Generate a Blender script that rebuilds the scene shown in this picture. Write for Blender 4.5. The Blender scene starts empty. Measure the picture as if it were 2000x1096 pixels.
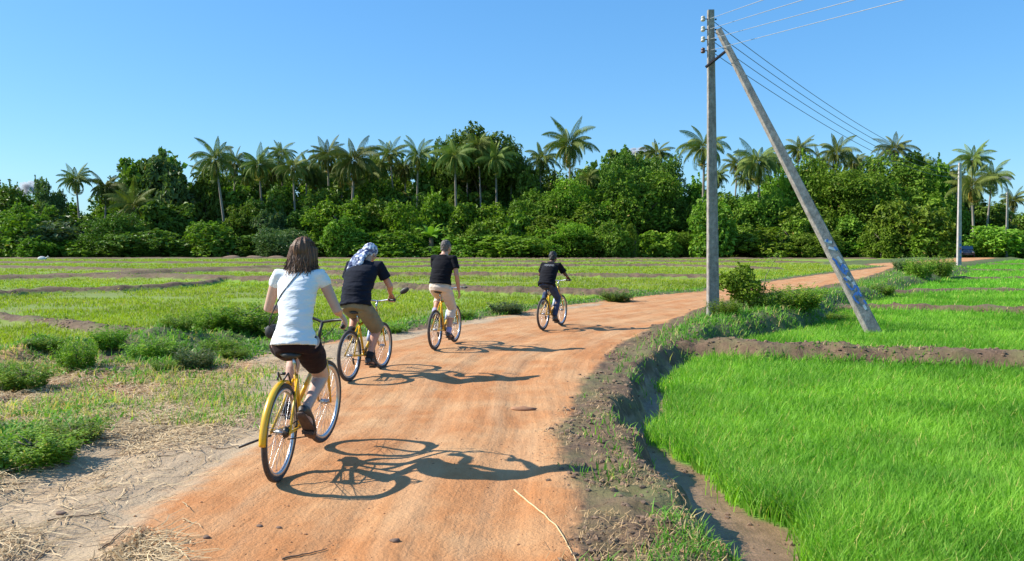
import bpy, bmesh, math, random
import numpy as np
from mathutils import Vector, Matrix, Euler, Quaternion, noise as mnoise
rad=math.radians
random.seed(7); RNG=np.random.default_rng(7)
S=bpy.context.scene; COL=S.collection
# ------------------------------------------------------------------ camera
CAM_H=1.62; F=1550.0; HOR=474.0; W0,H0=2000.0,1096.0
PITCH=math.atan((H0/2-HOR)/F)
cam=bpy.data.cameras.new('camera'); co=bpy.data.objects.new('camera',cam); COL.objects.link(co)
cam.sensor_width=36; cam.lens=F/W0*36; cam.clip_end=5000; cam.clip_start=.05
co.location=(0,0,CAM_H); co.rotation_euler=(rad(90)-PITCH,0,0); S.camera=co
cp,sp=math.cos(PITCH),math.sin(PITCH)
def ray(x,y):
    u=(x-W0/2)/F; v=-(y-H0/2)/F
    return Vector((u, cp+v*sp, -sp+v*cp))
def P(x,y,z=0.0):                       # ground point seen at photo position x,y on height z
    d=ray(x,y); t=(z-CAM_H)/d.z
    return Vector((d.x*t,d.y*t,z))
def PD(x,y,Y):                          # point seen at x,y at distance Y ahead
    d=ray(x,y); t=Y/d.y
    return Vector((d.x*t,Y,CAM_H+d.z*t))
def zr_np(Y): 
    t=np.clip((Y-5.6)/4.0,0,1); return -0.17*t*t*(3-2*t)
def zr(Y): return float(zr_np(np.array([Y]))[0])
def PR(x,y,dz=0.0):
    z=-.1
    for _ in range(6):
        p=P(x,y,z+dz); z=zr(p.y)
    return P(x,y,z+dz)
# ------------------------------------------------------------------ noise
_T=np.random.default_rng(3).random((256,256))
def vnoise(x,y,s=0):
    x=x+s*17.3+1000; y=y+s*9.7+1000
    xi=np.floor(x).astype(int); yi=np.floor(y).astype(int); fx=x-xi; fy=y-yi
    fx=fx*fx*(3-2*fx); fy=fy*fy*(3-2*fy)
    g=lambda a,b:_T[a&255,b&255]
    return (g(xi,yi)*(1-fx)+g(xi+1,yi)*fx)*(1-fy)+(g(xi,yi+1)*(1-fx)+g(xi+1,yi+1)*fx)*fy
def fbm(x,y,o=4,s=0):
    a=0;w=.5;t=0
    for i in range(o):
        a=a+w*vnoise(x*2**i,y*2**i,s+i*3); t+=w; w*=.5
    return a/t
def sst(a,b,x):
    t=np.clip((x-a)/(b-a),0,1); return t*t*(3-2*t)
def seg_dist(x,y,pl):
    best=np.full(x.shape,1e9); side=np.zeros(x.shape)
    for (ax,ay),(bx,by) in zip(pl[:-1],pl[1:]):
        dx,dy=bx-ax,by-ay; L=dx*dx+dy*dy+1e-12
        t=np.clip(((x-ax)*dx+(y-ay)*dy)/L,0,1)
        qx=x-(ax+t*dx); qy=y-(ay+t*dy); d=np.hypot(qx,qy)
        m=d<best; best=np.where(m,d,best); side=np.where(m,np.sign(dx*qy-dy*qx),side)
    return best,side
def inside(x,y,pg):
    r=np.zeros(x.shape,bool); n=len(pg)
    for i in range(n):
        ax,ay=pg[i]; bx,by=pg[(i+1)%n]
        if ay==by: continue
        c=((ay>y)!=(by>y))&(x<(bx-ax)*(y-ay)/(by-ay)+ax); r^=c
    return r
def sdf(x,y,pg):
    d,_=seg_dist(x,y,list(pg)+[pg[0]]); return np.where(inside(x,y,pg),-d,d)
def wl(l,z=None): return [tuple((PR(*p) if z is None else P(p[0],p[1],z))[:2]) for p in l]
# ------------------------------------------------------------------ materials
def mat(name):
    m=bpy.data.materials.new(name); m.use_nodes=True; nt=m.node_tree
    b=nt.nodes['Principled BSDF']; b.inputs['Roughness'].default_value=.7
    return m,nt,b
def N(nt,t,**k):
    n=nt.nodes.new(t)
    for a,v in k.items(): setattr(n,a,v)
    return n
def L(nt,a,b): nt.links.new(a,b)
def col4(c): return (c[0],c[1],c[2],1)
def noise_n(nt,scale,detail=4,rough=.6,vec=None,w=None):
    n=N(nt,'ShaderNodeTexNoise'); n.inputs['Scale'].default_value=scale; n.inputs['Detail'].default_value=detail; n.inputs['Roughness'].default_value=rough
    if vec is not None: L(nt,vec,n.inputs['Vector'])
    return n.outputs['Fac']
def ramp(nt,fac,a,b,ca=(0,0,0),cb=(1,1,1)):
    r=N(nt,'ShaderNodeValToRGB'); r.color_ramp.elements[0].position=a; r.color_ramp.elements[1].position=b
    r.color_ramp.elements[0].color=col4(ca); r.color_ramp.elements[1].color=col4(cb); L(nt,fac,r.inputs[0]); return r.outputs[0]
def mix(nt,f,a,b,mode='MIX'):
    m=N(nt,'ShaderNodeMix',data_type='RGBA',blend_type=mode)
    for s,v in ((0,f),(6,a),(7,b)):
        if hasattr(v,'is_linked') or hasattr(v,'links'): L(nt,v,m.inputs[s])
        elif s==0: m.inputs[0].default_value=v
        else: m.inputs[s].default_value=col4(v)
    return m.outputs[2]
def attr(nt,name):
    a=N(nt,'ShaderNodeAttribute',attribute_name=name); return a.outputs['Fac']
def mth(nt,op,a,b=0.0,c=None,clamp=False):
    m=N(nt,'ShaderNodeMath',operation=op,use_clamp=clamp)
    for i,v in enumerate((a,b)+((c,) if c is not None else ())):
        if hasattr(v,'links'): L(nt,v,m.inputs[i])
        else: m.inputs[i].default_value=v
    return m.outputs[0]
def bump(nt,b,h,strength=.5,dist=.02):
    n=N(nt,'ShaderNodeBump'); n.inputs['Strength'].default_value=strength; n.inputs['Distance'].default_value=dist
    L(nt,h,n.inputs['Height']); L(nt,n.outputs[0],b.inputs['Normal'])
def objco(nt): return N(nt,'ShaderNodeTexCoord').outputs['Object']
def geopos(nt): return N(nt,'ShaderNodeNewGeometry').outputs['Position']
def simple(name,c,rough=.6,metal=0,c2=None,scale=20,bmp=0,spec=None,coat=0,c_amt=(.35,.7)):
    m,nt,b=mat(name); o=objco(nt)
    c2=c2 or tuple(v*.75 for v in c)
    f=noise_n(nt,scale,4,.6,o); L(nt,ramp(nt,f,c_amt[0],c_amt[1],c2,c),b.inputs['Base Color'])
    b.inputs['Roughness'].default_value=rough; b.inputs['Metallic'].default_value=metal
    if coat: b.inputs['Coat Weight'].default_value=coat
    if bmp: bump(nt,b,f,bmp,.01)
    return m
def leafmat(name,ca,cb,cc=None,trans=.35,rough=.45,nscale=1.5):
    """tint attribute 0..1 goes from ca to cb, >1 to cc (dry)"""
    m,nt,b=mat(name)
    t=attr(nt,'tint'); c=mix(nt,t,ca,cb)
    if cc: c=mix(nt,ramp(nt,attr(nt,'dry'),.4,.9),c,cc)
    inf=N(nt,'ShaderNodeObjectInfo').outputs['Random']
    f=noise_n(nt,nscale,2,.5,geopos(nt))
    c=mix(nt,ramp(nt,f,.35,.68),c,mix(nt,1.0,c,(1.5,1.35,1.3),'MULTIPLY'))
    hs=N(nt,'ShaderNodeHueSaturation'); L(nt,c,hs.inputs['Color'])
    L(nt,mth(nt,'MULTIPLY_ADD',inf,.035,.483),hs.inputs['Hue']); L(nt,mth(nt,'MULTIPLY_ADD',inf,.5,.75),hs.inputs['Value'])
    c=hs.outputs[0]
    L(nt,c,b.inputs['Base Color']); b.inputs['Roughness'].default_value=rough
    b.inputs['Specular IOR Level'].default_value=.14
    tr=N(nt,'ShaderNodeBsdfTranslucent'); L(nt,mix(nt,1.0,c,(1.25,1.5,.5),'MULTIPLY'),tr.inputs['Color'])
    ms=N(nt,'ShaderNodeMixShader'); ms.inputs[0].default_value=trans
    L(nt,b.outputs[0],ms.inputs[1]); L(nt,tr.outputs[0],ms.inputs[2]); L(nt,ms.outputs[0],nt.nodes['Material Output'].inputs[0])
    return m
# ------------------------------------------------------------------ mesh helpers
def raw_mesh(name,V,Fc,m=None,smooth=False,attrs=None,mats=None,mi=None):
    """V (n,3); Fc (k,c) int array of constant corner count, or list of faces"""
    me=bpy.data.meshes.new(name)
    if isinstance(Fc,np.ndarray):
        V=np.asarray(V,np.float32); n,c=Fc.shape
        me.vertices.add(len(V)); me.vertices.foreach_set('co',V.ravel())
        me.loops.add(n*c); me.loops.foreach_set('vertex_index',Fc.astype(np.int32).ravel())
        me.polygons.add(n); me.polygons.foreach_set('loop_start',np.arange(0,n*c,c,dtype=np.int32))
        me.polygons.foreach_set('loop_total',np.full(n,c,np.int32))
        me.update(calc_edges=True)
    else: me.from_pydata([tuple(v) for v in V],[],Fc)
    me.polygons.foreach_set('use_smooth',[smooth]*len(me.polygons))
    for k,a in (attrs or {}).items():
        at=me.attributes.new(k,'FLOAT','POINT'); at.data.foreach_set('value',np.asarray(a,np.float32).ravel())
    for x in (mats or ([m] if m else [])): me.materials.append(x)
    if mi is not None: me.polygons.foreach_set('material_index',np.asarray(mi,np.int32))
    me.update(); return me
def link(name,me,parent=None,loc=None):
    o=bpy.data.objects.new(name,me); COL.objects.link(o)
    if parent: o.parent=parent
    if loc is not None: o.location=loc
    return o
def tag(o,label=None,cat=None,group=None,kind=None):
    if label: o['label']=label
    if cat: o['category']=cat
    if group: o['group']=group
    if kind: o['kind']=kind
    return o
def empty(name,loc=(0,0,0),rot=(0,0,0)):
    o=bpy.data.objects.new(name,None); COL.objects.link(o); o.location=loc; o.rotation_euler=rot; o.empty_display_size=.1; return o
class MB:
    def __init__(s): s.v=[]; s.f=[]
    def tube(s,pts,rs,n=10,ref=None,cap=True):
        pts=[Vector(p) for p in pts]; k=len(pts)
        if not isinstance(rs,(list,tuple)): rs=[rs]*k
        base=len(s.v); X=None
        for i,p in enumerate(pts):
            t=(pts[min(i+1,k-1)]-pts[max(i-1,0)])
            if t.length<1e-9: t=Vector((0,0,1))
            t.normalize()
            if ref is not None: X=Vector(ref)-t*t.dot(Vector(ref))
            elif X is None:
                X=t.orthogonal()
            else: X=X-t*t.dot(X)
            if X.length<1e-6: X=t.orthogonal()
            X.normalize(); Y=t.cross(X); r=rs[i]; ra,rb=r if isinstance(r,(tuple,list)) else (r,r)
            for j in range(n):
                a=2*math.pi*j/n; s.v.append(p+X*(ra*math.cos(a))+Y*(rb*math.sin(a)))
        for i in range(k-1):
            for j in range(n):
                a=base+i*n+j; b=base+i*n+(j+1)%n; s.f.append((a,b,b+n,a+n))
        if cap:
            s.f.append(tuple(base+j for j in reversed(range(n)))); s.f.append(tuple(base+(k-1)*n+j for j in range(n)))
        return s
    def ell(s,c,r,n=14,m=10,M=None):
        c=Vector(c); r=r if isinstance(r,(tuple,list)) else (r,r,r); base=len(s.v)
        M=M or Matrix.Identity(3)
        s.v.append(c+M@Vector((0,0,r[2])))
        for i in range(1,m):
            ph=math.pi*i/m
            for j in range(n):
                a=2*math.pi*j/n; s.v.append(c+M@Vector((r[0]*math.sin(ph)*math.cos(a),r[1]*math.sin(ph)*math.sin(a),r[2]*math.cos(ph))))
        s.v.append(c+M@Vector((0,0,-r[2]))); e=len(s.v)-1
        for j in range(n): s.f.append((base,base+1+j,base+1+(j+1)%n)); s.f.append((e,e-n+(j+1)%n,e-n+j))
        for i in range(m-2):
            for j in range(n):
                a=base+1+i*n+j; b=base+1+i*n+(j+1)%n; s.f.append((a,a+n,b+n,b))
        return s
    def box(s,c,d,M=None):
        c=Vector(c); M=M or Matrix.Identity(3); b=len(s.v)
        for x in (-.5,.5):
            for y in (-.5,.5):
                for z in (-.5,.5): s.v.append(c+M@Vector((x*d[0],y*d[1],z*d[2])))
        for f in ((0,1,3,2),(4,6,7,5),(0,4,5,1),(2,3,7,6),(0,2,6,4),(1,5,7,3)): s.f.append(tuple(b+i for i in f))
        return s
    def ring(s,c,R,r,n=48,m=8,axis='x',a0=0,a1=2*math.pi,prof=None):
        """torus (arc) about local axis x; angle measured from +y toward +z"""
        c=Vector(c); full=abs(a1-a0-2*math.pi)<1e-6; k=n if full else n+1; b=len(s.v)
        pr=prof or [(r*math.cos(2*math.pi*j/m),r*math.sin(2*math.pi*j/m)) for j in range(m)]; m=len(pr)
        for i in range(k):
            a=a0+(a1-a0)*i/n; d=Vector((0,math.cos(a),math.sin(a)))
            for (pr_r,pr_x) in pr: s.v.append(c+d*(R+pr_r)+Vector((pr_x,0,0)))
        for i in range(n):
            for j in range(m):
                A=b+i*m+j; B=b+i*m+(j+1)%m; C=b+((i+1)%k)*m+(j+1)%m; D=b+((i+1)%k)*m+j; s.f.append((A,B,C,D))
        if not full:
            s.f.append(tuple(b+j for j in range(m))); s.f.append(tuple(b+(k-1)*m+j for j in reversed(range(m))))
        return s
    def mesh(s,name,m,smooth=True): 
        me=raw_mesh(name,s.v,s.f,m,smooth); return me
    def build(s,name,m,parent=None,smooth=True,fix=True):
        me=s.mesh(name,m,smooth)
        if fix:
            bm=bmesh.new(); bm.from_mesh(me); bmesh.ops.recalc_face_normals(bm,faces=bm.faces); bm.to_mesh(me); bm.free()
            me.polygons.foreach_set('use_smooth',[smooth]*len(me.polygons))
        return link(name,me,parent)
def finish(o,voxel,smooth=4,dec=None):
    """fuse overlapping closed shapes into one continuous surface"""
    md=o.modifiers.new('r','REMESH'); md.mode='VOXEL'; md.voxel_size=voxel; md.use_smooth_shade=True
    if smooth: sm=o.modifiers.new('s','SMOOTH'); sm.iterations=smooth; sm.factor=.5
    dg=bpy.context.evaluated_depsgraph_get(); me=bpy.data.meshes.new_from_object(o.evaluated_get(dg))
    o.modifiers.clear(); old=o.data; o.data=me; mats=[m for m in old.materials]
    me.materials.clear()
    for m in mats: me.materials.append(m)
    me.polygons.foreach_set('use_smooth',[True]*len(me.polygons)); 
    return o
# ------------------------------------------------------------------ light
SUN_EL=38.0; sun_from=Vector((-math.cos(rad(SUN_EL))*.996,math.cos(rad(SUN_EL))*.09,math.sin(rad(SUN_EL)))).normalized()
sl=bpy.data.lights.new('sun','SUN'); sl.energy=5.0; sl.angle=rad(.5); sl.color=(1,.955,.87)
so=bpy.data.objects.new('sun',sl); COL.objects.link(so); so.rotation_euler=(-sun_from).to_track_quat('-Z','Y').to_euler(); so.location=(-30,5,30)
w=bpy.data.worlds.new('World'); S.world=w; w.use_nodes=True; nt=w.node_tree
bg=nt.nodes['Background']; sky=N(nt,'ShaderNodeTexSky',sky_type='NISHITA'); sky.sun_disc=False; sky.sun_elevation=rad(SUN_EL)
sky.sun_rotation=math.atan2(sun_from.x,sun_from.y); sky.air_density=1.0; sky.dust_density=.6; sky.ozone_density=2.2; sky.altitude=0
gm=N(nt,'ShaderNodeGamma'); gm.inputs[1].default_value=.55; L(nt,sky.outputs[0],gm.inputs[0]); hs=N(nt,'ShaderNodeHueSaturation'); hs.inputs['Saturation'].default_value=1.6; hs.inputs['Hue'].default_value=.497; hs.inputs['Value'].default_value=1.15; L(nt,gm.outputs[0],hs.inputs['Color']); L(nt,mix(nt,1.0,hs.outputs[0],(.76,1.17,1.55),'MULTIPLY'),bg.inputs[0]); bg.inputs[1].default_value=.15
S.view_settings.view_transform='Standard'; S.view_settings.look='None'; S.view_settings.gamma=1; S.view_settings.exposure=.62
S.cycles.max_bounces=6; S.cycles.transparent_max_bounces=4; S.cycles.use_denoising=True; S.cycles.diffuse_bounces=2; S.cycles.glossy_bounces=2
S.cycles.caustics_reflective=False; S.cycles.caustics_refractive=False
# ------------------------------------------------------------------ layout of the ground, in photo positions
road_R=wl([(1150,1400),(1140,1096),(1105,960),(1095,850),(1130,745),(1190,685),(1262,645),(1330,615),(1400,592),(1480,575),(1600,560),(1690,542),(1742,523)])
road_R+=[(31.5,63),(38,70),(45,78),(56,92),(70,125)]
road_L=wl([(-900,1400),(-420,1096),(-60,960),(170,850),(370,745),(530,690),(640,668),(740,657),(840,640),(930,624),(1050,603),(1150,592),(1250,580),(1350,571),(1480,553),(1600,537),(1740,519.5)])
road_L+=[(29.5,66),(36,73.5),(42,80),(53,94),(66,125)]
ROAD=road_L+road_R[::-1]
plat_R=wl([(1600,1500),(1400,1096),(1330,1010),(1275,935),(1222,865),(1200,800),(1212,740),(1250,700),(1300,678),(1335,664),(1375,650),(1430,636),(1500,628),(1575,612),(1610,592),(1640,582),(1700,572),(1760,552),(1830,540),(1880,528)])
plat_R+=[(35.5,63),(41.5,71),(48.5,80),(59,93),(75,125),(110,220)]
plat_L=wl([(-1500,1400),(-900,900),(-300,720),(0,692),(140,686),(330,672),(430,655),(530,646),(640,652),(740,640),(840,622),(930,612),(1050,596),(1150,586),(1250,574),(1350,566),(1480,549),(1600,534),(1740,517.5)])
plat_L+=[(27.5,69),(33,77),(40,84),(51,98),(62,130),(80,220)]
PLAT=plat_L+plat_R[::-1]
CTR=[((a[0]+b[0])/2,(a[1]+b[1])/2) for a,b in zip(wl([(200,1400),(360,1096),(560,930),(690,830),(780,740),(860,690),(950,660),(1040,635),(1150,620),(1280,600),(1400,582),(1550,555),(1740,521)]),wl([(200,1400),(360,1096),(560,930),(690,830),(780,740),(860,690),(950,660),(1040,635),(1150,620),(1280,600),(1400,582),(1550,555),(1740,521)]))]+[(40,75),(55,94),(68,125),(110,300)]
ZF_R,ZF_L=-.48,-.45
def fieldz(x,y,right):
    n=np.where(right,ZF_R+.20*sst(8,4.5,y),ZF_L); f=np.where(right,-.42,-.32); t=sst(15,60,y); return n*(1-t)+f*t
# earth bunds: (points, crest height above the field, half width, roughness)
bR=[([(1285,668),(1335,677),(1420,681),(1500,687),(1600,690),(1700,692),(1850,699),(2000,706),(2300,720)],.34,.50),
    ([(1575,600),(1640,597),(1700,598),(1850,601),(2000,605),(2400,614)],.27,.45),
    ([(1655,574),(1720,571),(1850,566),(2000,566),(2300,568)],.25,.5),
    ([(1800,543),(1880,542),(2000,541),(2300,541)],.2,.5),
    ([(1850,527),(2000,527),(2300,527)],.2,.6),([(1880,516),(2000,515),(2300,514)],.2,.7),([(1900,507),(2300,506)],.2,.8)]
bL=[([(-500,583),(-200,578),(0,571),(80,566),(230,560),(380,552),(430,545)],.24,.30),
    ([(-500,545),(0,542),(150,539),(330,540),(450,544),(560,545),(640,552),(720,557),(850,562),(1000,567),(1150,572),(1250,573)],.30,.85),
    ([(180,537),(330,531),(450,527),(560,530),(700,535),(900,535),(1100,537),(1250,538),(1400,539)],.26,.75),
    ([(-500,523),(-200,520),(0,521),(150,524),(300,528),(430,524),(530,521),(700,522),(900,519),(1100,519),(1300,518),(1500,524)],.22,.9),
    ([(-500,512),(0,512),(500,513),(900,511),(1300,510),(1700,513)],.2,1.0),([(-500,505),(500,504),(1000,505),(1700,505)],.2,1.2),
    ([(-300,600),(-100,607),(0,610),(80,617),(180,630),(300,648)],.16,.35)]
BUNDS_R=[([tuple(P(a,b,ZF_R+.2 if b>560 else -.25)[:2]) for a,b in p],h,w_) for p,h,w_ in bR]
BUNDS_L=[([tuple(P(a,b,ZF_L+.2 if b>560 else -.2)[:2]) for a,b in p],h,w_) for p,h,w_ in bL]
STRAW=wl([(-700,1096),(-500,760),(-200,712),(0,700),(150,700),(330,720),(480,700),(560,700),(575,740),(510,800),(400,850),(300,900),(170,980),(60,1096)])
STRAW2=wl([(200,1085),(240,1030),(330,1020),(350,1060),(280,1110),(210,1130)])
GREYS=wl([(-900,1200),(-300,900),(170,800),(400,740),(540,690),(640,668),(760,652),(900,628),(1050,606),(1180,590),(1180,594),(1050,612),(900,637),(760,668),(650,712),(560,785),(480,880),(400,975),(320,1080),(250,1300)])
def blob(x,y,lst,soft=.35):
    r=np.zeros(x.shape)
    for cx,cy,a,b in lst:
        d=np.hypot((x-cx)/a,(y-cy)/b); r=np.maximum(r,sst(1+soft,1-soft,d))
    return r
def pb(px,py,wpx,hpx):   # blob given by photo position and photo size
    c=PR(px,py); e=PR(px,py-hpx/2); f=PR(px,py+hpx/2); s=F/c.y
    return (c.x,c.y,wpx/2/s,abs(e.y-f.y)/2)
GREEN=[pb(70,870,250,95),pb(0,840,200,120),pb(440,660,260,60),pb(560,650,120,50),pb(350,700,260,60),pb(130,690,180,40),pb(60,735,110,40),pb(480,690,200,30),pb(740,645,110,26),pb(990,604,110,26),pb(880,622,120,18),
       pb(1220,580,180,20),pb(1120,592,120,14),pb(1340,570,120,12),pb(20,700,200,30),pb(640,655,120,24)]
MOUND=[(pb(60,700,130,40),.20),(pb(300,668,170,30),.28),(pb(190,668,100,26),.2),(pb(340,645,120,22),.2),(pb(470,640,180,40),.14)]
def cells(x,y):
    """all masks for world points"""
    x=np.asarray(x,float); y=np.asarray(y,float); d={}
    dc,side=seg_dist(x,y,CTR); right=side<0; d['right']=right
    sp_=sdf(x,y,PLAT); jit=(fbm(x*1.1,y*1.1,4,2)-.5); near=np.exp(-y/25)
    sr=sdf(x,y,ROAD)
    zp=zr_np(y); zf=fieldz(x,y,right)
    wd=np.where(right,.05+.016*y+.22*vnoise(x*1.4,y*1.4,88),.75+.01*y)
    s2=sp_+(jit+np.where(right,.5*(fbm(x*4,y*4,2,8)-.5),0))*np.where(right,.55,.9)*np.clip(.3+y*.02,.3,1)
    drop=sst(-.02,1,s2/wd)
    d['drop']=drop; d['sp']=sp_; d['lat']=dc*side
    # bank lip swells slightly between the road and the field
    lip=np.exp(-((sp_+.35)/.35)**2)*sst(.2,1.2,sr)*.08
    mnd=np.where(right,np.exp(-((sp_+.3)/.5)**2)*.10*sst(15,19,y)*sst(75,40,y),0)
    tex=(fbm(x*2.2,y*2.2,4,5)-.5)
    fine=(fbm(x*9,y*9,3,9)-.5)
    roadw=sst(.25,-.25,sr+jit*.35); d['road']=roadw
    rough=np.where(sp_<.9,(1-roadw),0.0)*(drop<.98)
    z=zp*(1-drop)+zf*drop+lip*(1-drop)+mnd*(1-drop)
    z=z+rough*(tex*.13+fine*.10)*(.35+1.2*sst(0,.6,drop)*sst(1,.5,drop)+.4)
    # road undulation, wheel tracks along the centre line
    z=z+roadw*((fbm(x*.8,y*.5,3,11)-.5)*.05*np.minimum(1,y/8)+ (fbm(x*5,y*3,3,12)-.5)*.010)
    tr=np.minimum(np.abs(dc-.75),np.abs(dc-1.55)) ; z=z-roadw*.022*np.exp(-(tr/.18)**2)+roadw*(fbm(dc*side*5,y*.3,3,15)-.5)*.03
    bw=np.zeros(x.shape)
    for lst,flag in ((BUNDS_R,True),(BUNDS_L,False)):
        for p,h,wd_ in lst:
            bx0=min(a for a,_ in p)-3; by0=min(b for _,b in p)-3; by1=max(b for _,b in p)+3
            m=(x>bx0)&(y>by0)&(y<by1)&(right==flag)&(drop>0)
            if not m.any(): continue
            dd,_=seg_dist(x[m],y[m],p)
            dd=dd+(fbm(x[m]*1.3,y[m]*1.3,3,21)-.5)*wd_*.9
            pr=np.exp(-(np.maximum(dd,0)/wd_)**4)*(.8+.4*fbm(x[m]*.9,y[m]*.9,2,31)); k=bw[m]; bw[m]=np.maximum(k,sst(.15,.6,pr))
            z[m]=np.maximum(z[m],zf[m]+h*pr+(tex[m]*.14+fine[m]*.10)*(pr>.15))
    d['bund']=bw
    for (cx,cy,a,b),h in MOUND:
        q=np.exp(-(((x-cx)/a)**2+((y-cy)/b)**2)*1.5); z=z+q*h*(.7+1.2*(tex+.25))
    d['z']=z
    f=drop*(1-bw)
    # muddy channel along the foot of the right bank
    ch=np.where(right,sst(.72,.15,sp_-.35*np.exp(-((y-5.5)/2.2)**2)+jit*.7)*sst(.25,.6,drop)*sst(16,11,y),0); ch=np.maximum(ch,np.where(right,sst(.5,.2,sp_)*drop,0))
    d['mud']=f*ch; d['field']=f*(1-ch)
    d['z']=d['z']-.03*np.where(right,ch*drop*(y<16),0)
    d['straw']=np.maximum(sst(.35,-.5,sdf(x,y,STRAW)+jit*.8),sst(.1,-.12,sdf(x,y,STRAW2)+jit*.4))*(1-drop)
    d['grey']=sst(.25,-.35,sdf(x,y,GREYS)+jit*.8)*(1-drop)
    g=blob(x,y,GREEN)
    g=np.maximum(g,np.where(right&(y>12),sst(.1,.9,sr)*sst(12,18,y),0))
    g=np.maximum(g,np.where(right&(y<=14),(.38*sst(.48,.68,fbm(x*1.7,y*1.7,3,44))+.12*sst(.4,.1,np.abs(sp_+.05)))*(1-roadw),0))
    g=np.maximum(g,np.where(~right&(y>14),sst(.1,.5,sr)*.8,0))
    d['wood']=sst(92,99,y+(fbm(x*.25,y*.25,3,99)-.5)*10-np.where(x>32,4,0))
    d['green']=g*(1-roadw)*np.where(drop<.985,1,0)
    return d
def axis_steps(a,b,f):
    o=[a]; 
    while o[-1]<b: o.append(o[-1]+f(o[-1]))
    return np.array(o)
ys=axis_steps(-12,420,lambda v:.5 if v<1.5 else (.15 if v<3 else max(.045,.0075*v)))
xp=axis_steps(0,450,lambda v:max(.05,.0135*v)); xs=np.concatenate([-xp[:0:-1],xp])
# finer across the near field of view, wider steps beyond
GX,GY=np.meshgrid(xs,ys); D=cells(GX.ravel(),GY.ravel()); GZ=D['z']
nx,ny=len(xs),len(ys)
V=np.stack([GX.ravel(),GY.ravel(),GZ],1)
I=np.arange(nx*ny).reshape(ny,nx); Q=np.stack([I[:-1,:-1],I[:-1,1:],I[1:,1:],I[1:,:-1]],-1).reshape(-1,4)
def gmap(x,y):
    """ground height by bilinear lookup"""
    x=np.asarray(x,float); y=np.asarray(y,float)
    i=np.clip(np.searchsorted(xs,x)-1,0,nx-2); j=np.clip(np.searchsorted(ys,y)-1,0,ny-2)
    fx=(x-xs[i])/(xs[i+1]-xs[i]); fy=(y-ys[j])/(ys[j+1]-ys[j]); G=GZ.reshape(ny,nx)
    return (G[j,i]*(1-fx)+G[j,i+1]*fx)*(1-fy)+(G[j+1,i]*(1-fx)+G[j+1,i+1]*fx)*fy
def gz(x,y): return float(gmap(np.array([x]),np.array([y]))[0])
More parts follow.
